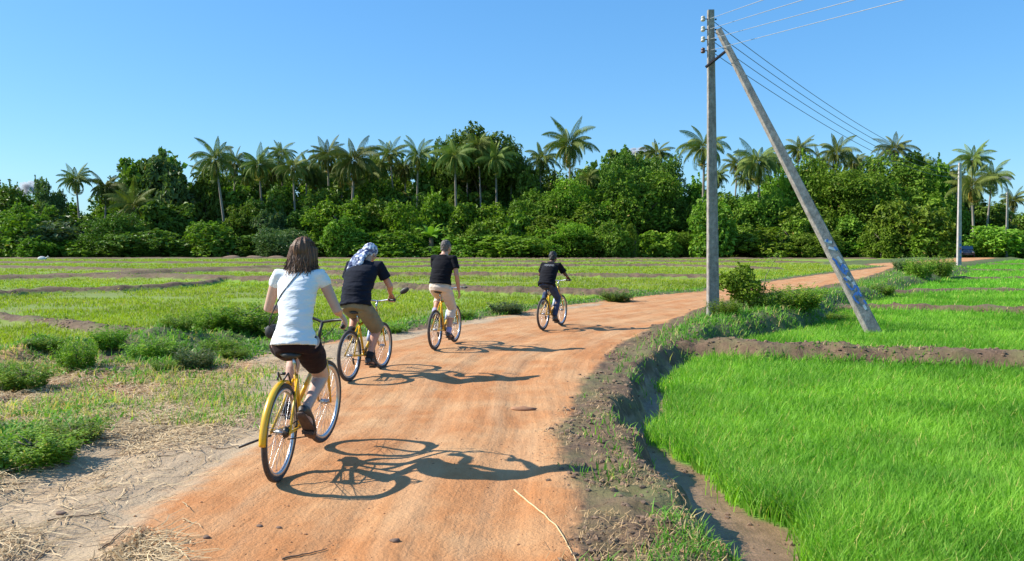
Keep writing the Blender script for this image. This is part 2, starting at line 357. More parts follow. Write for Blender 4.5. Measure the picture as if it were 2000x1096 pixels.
def ground_mat():
    m,nt,b=mat('earth'); g=geopos(nt)
    mp=N(nt,'ShaderNodeMapping'); L(nt,g,mp.inputs[0]); mp.inputs['Scale'].default_value=(1,.35,1); gs=mp.outputs[0]
    nb=noise_n(nt,1.1,5,.62,g); nm=noise_n(nt,7,5,.65,g); nf=noise_n(nt,45,4,.7,g); nfs=noise_n(nt,3,5,.7,gs)
    def pert(a,amt=.5,lo=.35,hi=.65):   # break the edge of a mask with noise
        return ramp(nt,mth(nt,'ADD',a,mth(nt,'MULTIPLY',mth(nt,'SUBTRACT',nm,.5),amt)),lo,hi)
    # rice field seen from far: seedlings over mud
    mp2=N(nt,'ShaderNodeMapping'); L(nt,g,mp2.inputs[0]); mp2.inputs['Scale'].default_value=(.045,.11,1)
    big=noise_n(nt,1,3,.5,mp2.outputs[0])
    fieldc=mix(nt,ramp(nt,big,.38,.62),(.22,.29,.04),(.19,.38,.02))
    fieldc=mix(nt,ramp(nt,nm,.3,.75),mix(nt,.35,fieldc,(.16,.14,.06)),fieldc)
    mp3=N(nt,'ShaderNodeMapping'); L(nt,g,mp3.inputs[0]); mp3.inputs['Scale'].default_value=(.03,.2,1); mp3.inputs['Location'].default_value=(7,3,0)
    fieldc=mix(nt,mth(nt,'MULTIPLY',ramp(nt,noise_n(nt,1,4,.6,mp3.outputs[0]),.46,.58),.62),fieldc,(.17,.165,.06))
    rf=mix(nt,ramp(nt,nm,.3,.7),(.085,.20,.02),(.15,.36,.03))
    fieldc=mix(nt,attr(nt,'right'),fieldc,rf)
    soil=mix(nt,ramp(nt,nm,.3,.7),(.112,.066,.037),(.255,.162,.096)); soil=mix(nt,ramp(nt,nf,.35,.7),mix(nt,.5,soil,(.075,.048,.03)),soil)
    soil=mix(nt,mth(nt,'MULTIPLY',ramp(nt,nb,.45,.65),.5),soil,(.17,.19,.06))
    road=mix(nt,ramp(nt,nfs,.3,.7),(.44,.170,.052),(.52,.245,.098)); road=mix(nt,ramp(nt,nb,.42,.68),road,(.56,.32,.15))
    road=mix(nt,mth(nt,'MULTIPLY',ramp(nt,nf,.55,.8),.35),road,(.36,.16,.07))
    road=mix(nt,mth(nt,'MULTIPLY',ramp(nt,nm,.62,.78),.5),road,(.58,.38,.19))
    cx=N(nt,'ShaderNodeCombineXYZ'); sx=N(nt,'ShaderNodeSeparateXYZ'); L(nt,g,sx.inputs[0]); L(nt,mth(nt,'MULTIPLY',attr(nt,'lat'),3.2),cx.inputs[0]); L(nt,mth(nt,'MULTIPLY',sx.outputs[1],.28),cx.inputs[1])
    trk=noise_n(nt,1.0,3,.5,cx.outputs[0]); road=mix(nt,mth(nt,'MULTIPLY',ramp(nt,trk,.48,.66),.6),road,(.55,.32,.16)); road=mix(nt,mth(nt,'MULTIPLY',ramp(nt,trk,.46,.36),.0),road,(.36,.14,.05)); trk2=noise_n(nt,3.2,3,.5,cx.outputs[0]); road=mix(nt,mth(nt,'MULTIPLY',ramp(nt,trk2,.50,.70),.28),road,(.38,.15,.045))
    grey=mix(nt,ramp(nt,nfs,.3,.7),(.36,.26,.165),(.50,.365,.22)); grey=mix(nt,mth(nt,'MULTIPLY',ramp(nt,nf,.5,.75),.4),grey,(.27,.19,.125))
    straw=mix(nt,ramp(nt,nf,.3,.7),(.28,.165,.062),(.50,.325,.145)); straw=mix(nt,ramp(nt,nb,.4,.65),straw,(.42,.22,.12))
    green=mix(nt,ramp(nt,nf,.3,.7),(.045,.075,.018),(.13,.17,.05)); green=mix(nt,mth(nt,'MULTIPLY',ramp(nt,nm,.45,.7),.6),green,(.22,.17,.10))
    mud=mix(nt,ramp(nt,nm,.3,.7),(.17,.105,.055),(.29,.18,.10))
    c=soil
    c=mix(nt,pert(attr(nt,'green'),.8),c,green)
    c=mix(nt,pert(attr(nt,'straw'),.8,.3,.7),c,straw)
    c=mix(nt,pert(attr(nt,'road'),.5),c,road)
    c=mix(nt,pert(attr(nt,'grey'),.9,.25,.75),c,grey)
    c=mix(nt,pert(attr(nt,'field'),.4),c,fieldc)
    c=mix(nt,pert(attr(nt,'mud'),.4),c,mud)
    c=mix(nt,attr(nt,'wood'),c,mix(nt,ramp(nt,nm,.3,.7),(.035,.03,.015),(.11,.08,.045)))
    L(nt,c,b.inputs['Base Color'])
    L(nt,mth(nt,'MULTIPLY_ADD',pert(attr(nt,'mud'),.4),-.45,.9),b.inputs['Roughness']); b.inputs['Specular IOR Level'].default_value=.3
    h=mth(nt,'ADD',mth(nt,'MULTIPLY',nm,.6),mth(nt,'MULTIPLY',nf,.35)); h=mth(nt,'ADD',h,mth(nt,'MULTIPLY',trk2,.5)); bump(nt,b,h,.8,.04)
    return m
GM=ground_mat()
fr=(D['road'][Q].mean(1)>.5)&(D['drop'][Q].mean(1)<.5)
ffr=D['field'][Q].mean(1)>.5
def sub(name,mask,label):
    q=Q[mask]; u,inv=np.unique(q,return_inverse=True); inv=inv.reshape(q.shape)
    me=raw_mesh(name,V[u],inv,GM,True,{k:D[k][u].astype(np.float32) for k in ('road','straw','grey','green','field','mud','bund','right','wood','lat')})
    return tag(link(name,me),label,None,None,'structure')
sub('dirt_road',fr,'orange sandy dirt road curving to the right between the rice fields')
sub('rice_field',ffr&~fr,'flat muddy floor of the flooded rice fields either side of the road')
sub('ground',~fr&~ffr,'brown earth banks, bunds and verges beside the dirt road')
# ------------------------------------------------------------------ bicycles
from mathutils.bvhtree import BVHTree
M_YEL=simple('yellow_paint',(.80,.46,.012),.3,0,(.74,.40,.01),6,0,coat=.5)
M_TYRE=simple('tyre_rubber',(.035,.033,.032),.85,0,(.09,.07,.055),18)
M_RIM=simple('rim_alloy',(.62,.64,.68),.28,.85,(.5,.5,.52),10)
M_STEEL=simple('spoke_steel',(.55,.55,.56),.35,.9,(.35,.34,.33),30)
M_BLK=simple('black_plastic',(.022,.022,.024),.5,0,(.04,.036,.033),15)
M_CHROME=simple('bar_alloy',(.68,.69,.72),.25,.9,(.5,.5,.52),10)
M_GREASE=simple('greasy_steel',(.10,.09,.08),.45,.7,(.05,.045,.04),30)
M_BOTTLE=simple('bottle_plastic',(.72,.78,.88),.3,0,(.25,.38,.75),9)
R_=.335
def wheel_meshes(tw):
    t=MB().ring((0,0,0),R_-tw/2,tw/2,56,10); tm=t.mesh('tyre',M_TYRE)
    rr=R_-tw-.006
    r=MB().ring((0,0,0),rr,0,56,prof=[(.010,.014),(.010,-.014),(-.006,-.013),(-.020,-.006),(-.020,.006),(-.006,.013)]); rm=r.mesh('rim',M_RIM)
    s=MB()
    for i in range(36):
        a=2*math.pi*i/36; a2=a+(.32 if i%4<2 else -.32); sx=.028 if i%2 else -.028
        s.tube([(sx,math.cos(a2)*.022,math.sin(a2)*.022),(0,math.cos(a)*(rr-.015),math.sin(a)*(rr-.015))],.0013,4,cap=False)
    s.tube([(-.05,0,0),(-.03,0,0),(-.03,0,0),(.03,0,0),(.03,0,0),(.05,0,0)],[.009,.009,.02,.02,.009,.009],12)
    return tm,rm,s.mesh('spokes',M_STEEL)
W_CITY=wheel_meshes(.038); W_MTB=wheel_meshes(.046)
def bicycle(px,py,heading,lean,st,label):
    c=PR(px,py); g=gz(c.x,c.y)
    root=empty('bicycle',(c.x,c.y,g)); root.rotation_euler=(0,rad(lean),-rad(heading))
    city=st['city']; wm=W_CITY if city else W_MTB; sz=st['saddle']; steer=rad(st.get('steer',0))
    BB=Vector((0,.44,.29)); ST=Vector((0,.30,sz-.16)); HT=Vector((0,.865,.86)); HB=Vector((0,.915,.69)); FA=Vector((0,1.06,R_)); RA=Vector((0,0,R_))
    ax=(HT-HB).normalized(); Rm=Matrix.Rotation(-steer,3,ax)
    sr=lambda p: HB+Rm@(Vector(p)-HB)
    def wheel(ctr,rot):
        w_=link('wheel',wm[2],root,ctr); w_.rotation_euler=rot
        link('tyre',wm[0],w_); link('rim',wm[1],w_); return w_
    rw=wheel(RA,(0,0,0)); fw=wheel(sr(FA),(0,0,-steer*.95))
    if st.get('hub'): MB().tube([(.03,0,0),(.055,0,0)],[.045,.03],14).build('sprocket',M_GREASE,rw)
    b=MB(); tr=.017
    if city: b.tube([HT-Vector((0,-.01,.06)),(0,.62,.60),(0,.38,.47)],tr,10); b.tube([HB+Vector((0,0,.02)),(0,.66,.40),BB],.018,10)
    else: b.tube([HT-Vector((0,0,.04)),ST-Vector((0,-.01,.02))],tr,10); b.tube([HB+Vector((0,0,.02)),BB],.021,10)
    b.tube([BB,ST],tr,10); b.tube([HB,HT],.021,12); b.tube([BB-Vector((.04,0,0)),BB+Vector((.04,0,0))],.024,12)
    for s in (-1,1):
        b.tube([RA+Vector((s*.065,0,0)),BB+Vector((s*.028,-.06,0))],.0105,8); b.tube([RA+Vector((s*.065,0,0)),ST+Vector((s*.014,-.01,-.03))],.0095,8)
        b.ell(RA+Vector((s*.065,0,0)),(.004,.02,.02),8,6)
    b.build('frame',M_YEL,root)
    b=MB()
    for s in (-1,1): b.tube([sr((s*.05,.918,.675)),sr((s*.055,.95,.60)),sr((s*.053,1.06,R_))],[.015,.014,.009],8)
    b.tube([sr((-.055,.918,.68)),sr((.055,.918,.68))],.016,8); b.build('fork',M_YEL if not city else M_YEL,root)
    # saddle
    sp_=MB().tube([ST,Vector((0,.245,sz-.03))],.0125,10).build('seat_post',M_CHROME,root)
    b=MB().tube([(0,.12,sz),(0,.16,sz+.008),(0,.24,sz),(0,.32,sz-.004),(0,.40,sz-.006)],[(.04,.018),(.078,.028),(.062,.028),(.032,.022),(.018,.014)],14,ref=(1,0,0)); b.build('saddle',M_BLK,root)
    # bar
    b=MB(); hw=st.get('bar',.29)
    if city: pts=[(0,.905,1.0),(.08,.925,1.02),(.16,.90,1.035),(.22,.82,1.025),(hw,.70,1.005)]
    else: pts=[(0,.905,.98),(.07,.90,.985),(.16,.885,1.0),(hw,.865,1.0)]
    pts2=[(-x,y,z) for x,y,z in pts[:0:-1]]+pts
    b.tube([sr(p) for p in pts2],.0115,8); b.tube([sr((0,.862,.86)),sr((0,.868,.93)),sr((0,.905,.985 if not city else 1.0))],.013,10)
    hb=b.build('handlebar',M_BLK if city else M_CHROME,root)
    for s in (-1,1):
        a,e=(Vector(pts[-1]),Vector(pts[-2])); d=(e-a).normalized(); a2=a+d*.11
        f=lambda v:sr((v.x*s,v.y,v.z))
        MB().tube([f(a),f(a+d*.005),f(a2)],[.014,.0165,.016],10).build('grip',M_BLK,hb)
        lv=f(a2+d*.02); q=(f(a)-f(a2)).normalized(); dn=Vector((0,.05,-.025))
        MB().tube([lv,lv+dn*.8,lv+dn+q*.05,lv+dn*.9+q*.10],[.010,.007,.005,.004],6).build('brake_lever',M_GREASE if city else M_CHROME,hb)
    # crank
    ph=rad(st['crank']); pv=Vector((0,math.cos(ph),math.sin(ph)))*.17; ped={}
    b=MB().ring((.055,BB.y,BB.z),.088,.004,36,6); b.tube([(.05,BB.y,BB.z),(.06,BB.y,BB.z)],.03,12)
    for i in range(5): a=i*1.2566+ph; b.tube([(.055,BB.y,BB.z),(.055,BB.y+math.cos(a)*.088,BB.z+math.sin(a)*.088)],.006,5)
    for s in (1,-1):
        e=BB+pv*s+Vector((s*.072,0,0)); b.tube([BB+Vector((s*.05,0,0)),e],[.014,.010],8); ped[s]=BB+pv*s+Vector((s*.12,0,0))
        pm=MB().box(ped[s],(.085,.075,.022)); pm.tube([e,e+Vector((s*.09,0,0))],.006,6); pm.build('pedal',M_BLK,root,False)
    b.build('crankset',M_GREASE,root)
    ch=MB(); rr_=.04
    ch.tube([(.052,0,R_+.04),(.055,BB.y,BB.z+.089)],.005,5); ch.tube([(.052,0,R_-.045),(.055,BB.y,BB.z-.089)],.005,5); ch.build('chain',M_GREASE,root)
    if not city:
        MB().tube([(.05,-.01,R_-.03),(.055,.01,R_-.10),(.05,.03,R_-.12)],[.012,.014,.008],7).build('derailleur',M_GREASE,root)
        for s in (1,): MB().tube([(.02,.58,.42),(.02,.545,.46),(.02,.60,.60),(.02,.625,.64)][0:0] or [(0,.60,.46),(0,.64,.53),(0,.675,.60),(0,.68,.62),(0,.70,.65)],[.034,.036,.035,.02,.016],14).build('water_bottle',M_BOTTLE,root)
    else:
        pf=[(.012,.022),(.020,.012),(.023,0),(.020,-.012),(.012,-.022),(.016,-.012),(.019,0),(.016,.012)]
        b=MB().ring(RA,R_,0,40,a0=rad(52),a1=rad(182),prof=[(p,x*1.1) for p,x in pf]); b.build('rear_mudguard',M_YEL,root)
        fm=MB().ring((0,0,0),R_,0,20,a0=rad(75),a1=rad(125),prof=[(p,x*1.2) for p,x in pf]).build('front_mudguard',M_YEL,fw)
        b=MB()
        for s in (-1,1): b.tube([RA+Vector((s*.06,0,0)),RA+Vector((s*.025,-R_*math.cos(.35)-.015,R_*math.sin(.35)))],.0028,5)
        b.build('mudguard_stay',M_STEEL,root)
        MB().tube([(-.07,.02,R_-.03),(-.16,-.05,R_-.06),(-.24,-.12,R_-.085)],[.008,.008,.010],7).build('kickstand',M_GREASE,root)
        b=MB().box((0,.02,R_+.40),(.03,.03,.015)); 
        for s in (-1,1): b.tube([(s*.03,.10,.66),(s*.035,.02,.74),(s*.02,-.03,.70)],.007,6)
        b.build('brake_caliper',M_GREASE,root)
    if st.get('mirror'):
        f=lambda v: sr(v)
        b=MB().tube([f((.24,.875,1.0)),f((.31,.90,1.05)),f((.36,.92,1.09))],.005,6); b.ell(f((.40,.92,1.13)),(.075,.018,.038),14,9,Matrix.Rotation(-.5,3,'Y')); b.build('mirror',M_BLK,hb)
    b=MB()
    for s in (-1,1): b.tube([sr((s*.14,.93,1.0)),sr((s*.08,1.0,.98)),sr((0,.97,.86)),sr((0,.96,.72))],.0028,5)
    b.build('brake_cable',M_BLK,root)
    tag(root,label,'bicycle','yellow bicycles ridden along the road')
    Rl=Matrix.Rotation(rad(lean),3,'Y')
    gp=Vector(pts[-1]); ge=Vector(pts[-2]); gm=gp.lerp(ge,.055/(gp-ge).length)
    return dict(root=root,c=Vector((c.x,c.y,g)),h=heading,ped={s:Rl@ped[s] for s in ped},grip={s:Rl@sr((gm.x*s,gm.y,gm.z)) for s in (1,-1)},
                gax={s:(Rl@Rm@Vector(((gp-ge).x*s,(gp-ge).y,(gp-ge).z))).normalized() for s in (1,-1)},R=Rl,sz=sz)
# ------------------------------------------------------------------ people
def skin(name,c,c2):
    m=simple(name,c,.5,0,c2,7); b=m.node_tree.nodes['Principled BSDF']; b.inputs['Subsurface Weight'].default_value=.12; b.inputs['Subsurface Scale'].default_value=.01; b.inputs['Subsurface Radius'].default_value=(1,.4,.2); return m
M_SKIN=skin('skin',(.56,.30,.20),(.50,.25,.16)); M_SKIN_PALE=skin('pale_skin',(.62,.40,.31),(.55,.32,.24)); M_SKIN_D=skin('dark_skin',(.13,.06,.035),(.10,.045,.028))
def cloth(name,c,c2,sc=9,rough=.85):
    m,nt,b=mat(name); o=objco(nt); f=noise_n(nt,sc,3,.5,o); L(nt,ramp(nt,f,.3,.7,c2,c),b.inputs['Base Color']); b.inputs['Roughness'].default_value=rough
    b.inputs['Sheen Weight'].default_value=.04; b.inputs['Specular IOR Level'].default_value=.12
    mp=N(nt,'ShaderNodeMapping'); L(nt,o,mp.inputs[0]); mp.inputs['Scale'].default_value=(9,9,26); f2=noise_n(nt,1,3,.5,mp.outputs[0]); bump(nt,b,f2,.7,.02); return m
def ik(a,b,l1,l2,pole):
    d=b-a; L0=min(d.length,(l1+l2)*.995); u=d.normalized(); x=(l1*l1-l2*l2+L0*L0)/(2*L0); h=math.sqrt(max(0,l1*l1-x*x)); p=Vector(pole)-u*u.dot(Vector(pole)); p.normalize(); return a+u*x+p*h
def wrinkle(o,amp,fx=(9,9,22),zr_=None):
    me=o.data; nn=len(me.vertices); C_=np.empty(nn*3,np.float32); N_=np.empty(nn*3,np.float32); me.vertices.foreach_get('co',C_); me.vertex_normals.foreach_get('vector',N_); C_=C_.reshape(-1,3); N_=N_.reshape(-1,3)
    for i in range(nn):
        p=Vector(C_[i].tolist()); n=mnoise.noise(Vector((p.x*fx[0],p.y*fx[1],p.z*fx[2])))+.5*mnoise.noise(Vector((p.x*fx[0]*2.3,p.y*fx[1]*2.3,p.z*fx[2]*1.6)))
        k=1.0 if zr_ is None else max(.25,min(1.6,1+ (zr_-p.z)*2.5))
        C_[i]+=N_[i]*(n*amp*k)
    me.vertices.foreach_set('co',C_.ravel()); me.update()
def head(b,c,M,s=1.0):
    f=lambda x,y,z:c+M@Vector((x*s,y*s,z*s))
    b.ell(f(0,-.008,.012),(.076*s,.097*s,.105*s),20,14,M); b.ell(f(0,.030,-.045),(.060*s,.066*s,.072*s),16,12,M); b.ell(f(0,.058,-.088),(.030*s,.026*s,.024*s),10,8,M)
    b.tube([f(0,.088,.012),f(0,.105,-.012),f(0,.112,-.030),f(0,.090,-.036)],[.009*s,.012*s,.016*s,.012*s],8)
    b.ell(f(0,.088,-.062),(.024*s,.010*s,.009*s),10,6,M)
    for q in (-1,1):
        b.ell(f(q*.076,-.002,-.012),(.010*s,.020*s,.032*s),10,8,M); b.ell(f(q*.034,.076,.022),(.024*s,.014*s,.008*s),8,6,M); b.ell(f(q*.042,.062,-.03),(.024*s,.022*s,.024*s),8,6,M)
def hand_grip(b,wr,g,ax,s,sc=1.0):
    """fingers curled round a bar: g grip centre, ax outward axis of the bar, s side"""
    ax=ax.normalized(); d=(g-wr); d=(d-ax*d.dot(ax)).normalized(); up=ax.cross(d); 
    if up.z<0: up=-up
    k=g+up*.026*sc-d*.005
    b.tube([wr,wr.lerp(k,.45)+up*.006,k],[(.026*sc,.019*sc),(.036*sc,.017*sc),(.041*sc,.014*sc)],12,ref=ax)
    for i,(o,ln) in enumerate(((-.033,.92),(-.011,1.0),(.011,.97),(.032,.82))):
        c=g-ax*o*sc; r=.026*sc*(.9+.1*ln); P_=[c+(d*math.cos(t)+up*math.sin(t))*r for t in (rad(95),rad(50),rad(8),rad(-38),rad(-38-50*ln))]
        b.tube(P_,[.0098*sc,.0098*sc,.0090*sc,.0084*sc,.0075*sc],8)
    c=g-ax*.052*sc; b.tube([wr.lerp(k,.45)-ax*.028*sc,c+up*.018*sc-d*.022*sc,c-d*.024*sc-up*.008*sc,c-up*.026*sc+d*.004],[.013*sc,.012*sc,.0105*sc,.009*sc],8)
def hand_relaxed(b,wr,dn,fwd,s,sc=1.0):
    dn=dn.normalized(); fwd=(fwd-dn*fwd.dot(dn)).normalized(); sd=dn.cross(fwd)*s   # palm faces the thigh
    k=wr+dn*.095*sc
    b.tube([wr,wr+dn*.04*sc,k],[(.026*sc,.018*sc),(.038*sc,.015*sc),(.042*sc,.013*sc)],12,ref=fwd)
    for i,(o,ln) in enumerate(((.034,.070),(.012,.080),(-.011,.075),(-.033,.058))):
        p=k+fwd*o*sc; P_=[p-dn*.01]; a=.15
        for seg in (.45,.33,.22):
            P_.append(P_[-1]+(dn*math.cos(a)-fwd*0+ (fwd*.35*(-1 if o<0 else .2))*0 + (-sd)*math.sin(a))*ln*seg*1.15*sc); a+=.38+.05*i
        b.tube(P_,[.0098*sc,.0092*sc,.0085*sc,.0072*sc],8)
    p=wr+dn*.03*sc+fwd*.032*sc; b.tube([p,p+dn*.03*sc+fwd*.022*sc-sd*.008,p+dn*.062*sc+fwd*.026*sc-sd*.016,p+dn*.082*sc+fwd*.020*sc-sd*.022],[.014*sc,.012*sc,.0105*sc,.008*sc],8)
def foot_pts(ank,ball,sc):
    d=(ball-ank); return d
def rider(bk,q):
    """q: dict of joints in the rider's frame (x right, y ahead, z up, origin at the rear tyre's foot)"""
    V_=Vector; sc=q['scale']; fem=q.get('female',False)
    root=empty('person',bk['c'],(0,0,-rad(bk['h'])))
    pel,waist,chest,neck,hd=[V_(q[k]) for k in ('pelvis','waist','chest','neck','head')]
    up=(neck-pel).normalized(); right=V_((1,0,0)); ro=V_(q.get('roll',(1,0,0))).normalized()
    shw=q['shw']; shz=q.get('shoulder',neck-up*.055*sc)
    sh={s:V_(shz)+ro*(s*shw) for s in (1,-1)}; hip={s:pel+right*(s*q.get('hipw',.09)*sc)-V_((0,-.01,.02)) for s in (1,-1)}
    lu,lf=q['arm']; lt,ls=q['leg']
    hm=Euler((rad(q.get('nod',-5)),rad(q.get('tilt',0)),rad(-q.get('turn',0))),'XYZ').to_matrix()
    b=MB(); T=q['torso']   # (half width, half depth) pelvis, waist, ribs, shoulder line
    core=[pel-up*.09*sc,pel-up*.03*sc,pel,waist,chest,neck-up*.10*sc,neck-up*.03*sc,neck+up*.01]
    cr=[(T[0][0]*.78,T[0][1]*.7),(T[0][0],T[0][1]),T[0],T[1],T[2],T[3],(T[3][0]*.72,T[3][1]*.72),(.062*sc,.062*sc)]
    b.tube(core,cr,24,ref=right)
    b.tube([neck-up*.02,neck.lerp(hd,.55),hd-hm@V_((0,.012,.04))*sc],[.062*sc,.054*sc if not fem else .049*sc,.056*sc],14)
    head(b,hd,hm,q.get('hs',1.0))
    arms={};legs={}
    for s in (1,-1):
        if q.get('hang')==s:
            wr=V_(q['hang_wrist']); el=ik(sh[s],wr,lu,lf,(s*.4,-1,0))
        else:
            g=bk['grip'][s]; tg=(g-sh[s]).normalized(); wr=g-tg*.085*sc+V_((0,-.015,.035)); el=ik(sh[s],wr,lu,lf,(s*q.get('elb',.6),-.35,-.9))
            wr=el+(wr-el).normalized()*min(lf,(wr-el).length)
        arms[s]=(sh[s],el,wr); a=q.get('armr',(.047,.038,.026))
        b.tube([sh[s]-ro*s*.04+V_((0,0,.0)),sh[s]+ro*s*.0,sh[s].lerp(el,.35),el,el.lerp(wr,.3),wr],[a[0]*1.05,a[0]*1.12,a[0],a[1],a[1]*1.03,a[2]],14)
        if q.get('hang')==s: hand_relaxed(b,wr,(wr-el),V_((0,1,.1)),s,sc)
        else: hand_grip(b,wr,bk['grip'][s],bk['gax'][s],s,sc)
        ball=bk['ped'][s]+V_((0,.0,.045)); fa=rad(q['toe'][s]); ank=ball+V_((-s*.005,-.125*math.cos(fa)-.0,.125*math.sin(fa)+.055*math.cos(fa)))*sc
        kn=ik(hip[s],ank,lt,ls,(s*q.get('knee',.12),1,.15)); legs[s]=(hip[s],kn,ank,ball,fa); t=q.get('legr',(.082,.060,.056,.036))
        b.tube([hip[s]+V_((0,0,.02)),hip[s].lerp(kn,.3),kn,],[t[0]*1.05,t[0],t[1]],16)
        cd=V_((0,-1,0)); b.tube([kn.lerp(hip[s],.08),kn,kn.lerp(ank,.3)+cd*.012,kn.lerp(ank,.6)+cd*.004,ank],[t[1]*.98,t[1]*.95,t[2],t[2]*.78,t[3]],14)
        fd=V_((0,math.cos(fa),-math.sin(fa))); fu=V_((0,math.sin(fa),math.cos(fa)))
        b.tube([ank-fd*.04-fu*.035,ank-fu*.02,ball-fu*.004,ball+fd*.085-fu*.01],[(.03,.03),(.034,.038),(.040,.022),(.026,.014)],12,ref=right)
    ob=b.build('body',q['skin'],root,fix=False); finish(ob,q.get('vox',.006),5)
    # eyes
    em=simple('eye_white',(.75,.73,.70),.2,0,(.10,.06,.04),60)
    for s in (-1,1): MB().ell(hd+hm@V_((s*.033,.082,.006)),(.012,.012,.011),10,8,hm).build('eye',em,root)
    # shirt
    inf=q.get('ease',.014); b=MB(); hz=q.get('hem',.0); pts=[pel+V_(q.get('hemoff',(0,0,0)))+up*(hz-.0),pel.lerp(waist,.5)+up*hz*.3,waist,chest,neck-up*.10*sc,neck-up*.035*sc,neck-up*.002]
    rr=[(T[0][0]+.008+inf*1.5,T[0][1]+.012+inf*1.8),((T[0][0]+T[1][0])/2+inf*q.get('loose',1.3),(T[0][1]+T[1][1])/2+.006+inf*1.4),(T[1][0]+inf*q.get('loose',1.3),T[1][1]+inf*1.5),(T[2][0]+inf,T[2][1]+inf),(T[3][0]+inf,T[3][1]+inf),(T[3][0]*.74+inf,T[3][1]*.75+inf),(.072*sc,.070*sc)]
    b.tube(pts,rr,32,ref=right)
    for s in (1,-1):
        S_,E_,W_=arms[s]; fl=q['sleeve']; a=q.get('armr',(.047,.038,.026)); e=S_.lerp(E_,fl)
        b.tube([S_-ro*s*.07-V_((0,0,.01)),S_,S_.lerp(e,.5),e],[a[0]*1.2+inf*.6,a[0]*1.15+inf,a[0]*1.04+inf*1.1,a[0]*.98+inf*(1.6 if not fem else .7)],18)
    so_=b.build('shirt',q['shirt'],root,fix=False); finish(so_,.0075,6); wrinkle(so_,q.get('wr',.006)*.8,(7,7,20),waist.z); wrinkle(so_,q.get('wr',.006)*.75,(3.5,3.5,34),waist.z-.02)
    # trousers
    b=MB(); b.tube([pel-up*.10*sc,pel-up*.04*sc,pel+up*.03,pel+up*.10*sc],[(T[0][0]*.85,T[0][1]*.85),(T[0][0]+.010,T[0][1]+.012),(T[0][0]+.003,T[0][1]+.004),((T[0][0]+T[1][0])/2+.002,(T[0][1]+T[1][1])/2+.002)],28,ref=right)
    for s in (1,-1):
        H_,K_,A_,B_,fa=legs[s]; t=q.get('legr',(.082,.060,.056,.036)); lo=q['trouser']; ez=q.get('tease',.014)
        P_=[H_+V_((0,0,-.0)),H_.lerp(K_,.35)]; r2=[t[0]*1.02+ez*.7,t[0]*1.0+ez]
        if lo<=1: P_+=[H_.lerp(K_,lo)]; r2+=[t[1]+ez*q.get('flare',1.6)]
        else: P_+=[K_,K_.lerp(A_,(lo-1)*.5),K_.lerp(A_,lo-1)]; r2+=[t[1]+ez,t[2]+ez,(t[2]+(t[3]-t[2])*(lo-1))+ez*1.1]
        b.tube(P_,r2,20)
    to=b.build(q.get('tname','shorts'),q['trousers'],root,fix=False); finish(to,.008,5); wrinkle(to,.004,(12,12,14))
    # socks and shoes
    for s in (1,-1):
        H_,K_,A_,B_,fa=legs[s]; fd=V_((0,math.cos(fa),-math.sin(fa))); fu=V_((0,math.sin(fa),math.cos(fa)))
        if q.get('socks'):
            MB().tube([A_.lerp(K_,.22),A_.lerp(K_,.1),A_-fu*.02],[t[3]+.012,t[3]+.007,t[3]+.006],14).build('sock',q['socks'],root)
        b=MB(); b.tube([A_-fd*.062-fu*.062,A_-fd*.055-fu*.035,A_-fd*.012-fu*.012,A_.lerp(B_,.55)+fu*.012,B_+fu*.0,B_+fd*.075-fu*.006,B_+fd*.110-fu*.014],[(.022,.02),(.034,.034),(.041,.044),(.044,.034),(.049,.028),(.043,.022),(.022,.012)],16,ref=right)
        sh_=b.build('shoe',q['shoe'],root,fix=False); finish(sh_,.005,3)
        b=MB(); so2=-.034; b.tube([A_-fd*.078-fu*.078,A_-fd*.03-fu*.075,B_-fd*.02-fu*.030,B_+fd*.06-fu*.030,B_+fd*.118-fu*.024],[(.026,.008),(.036,.010),(.046,.008),(.046,.008),(.024,.006)],14,ref=right).build('sole',q.get('sole',M_BLK),sh_)
    tag(root,q['label'],'person')
    return dict(root=root,arms=arms,hm=hm,hd=hd,neck=neck,up=up,shirt=so_,sh=sh,chest=chest,waist=waist,pel=pel)
def strands_on(b2,ti,n,fn,seed=1):
    r=random.Random(seed)
    for _ in range(n):
        pts,w_=fn(r); c=r.random()**1.3
        for i,p in enumerate(pts):
            t=(pts[min(i+1,len(pts)-1)]-pts[max(i-1,0)]).normalized(); sd=t.cross(Vector((r.gauss(0,.15),-1,0))).normalized()*w_*(1-.6*i/len(pts)); b2.v+=[p-sd,p+sd]; ti+=[c,c]
            if i: k=len(b2.v); b2.f.append((k-4,k-3,k-1,k-2))
def hairmat(name,a,b_):
    m,nt,b=mat(name); L(nt,mix(nt,attr(nt,'tint'),a,b_),b.inputs['Base Color']); b.inputs['Roughness'].default_value=.55; b.inputs['Anisotropic'].default_value=.5; b.inputs['Specular IOR Level'].default_value=.35; return m
def short_hair(R,m,s=1.0,length=.006):
    hd,hm=R['hd'],R['hm']; b=MB(); b.ell(hd+hm@Vector((0,-.016,.022))*s,((.080)*s,.096*s,.103*s),24,18,hm); b.ell(hd+hm@Vector((0,-.04,-.035))*s,(.066*s,.062*s,.058*s),16,12,hm)
    o=b.build('hair',m,R['root'],fix=False); finish(o,.006,3); wrinkle(o,length*1.6,(48,48,48)); return o
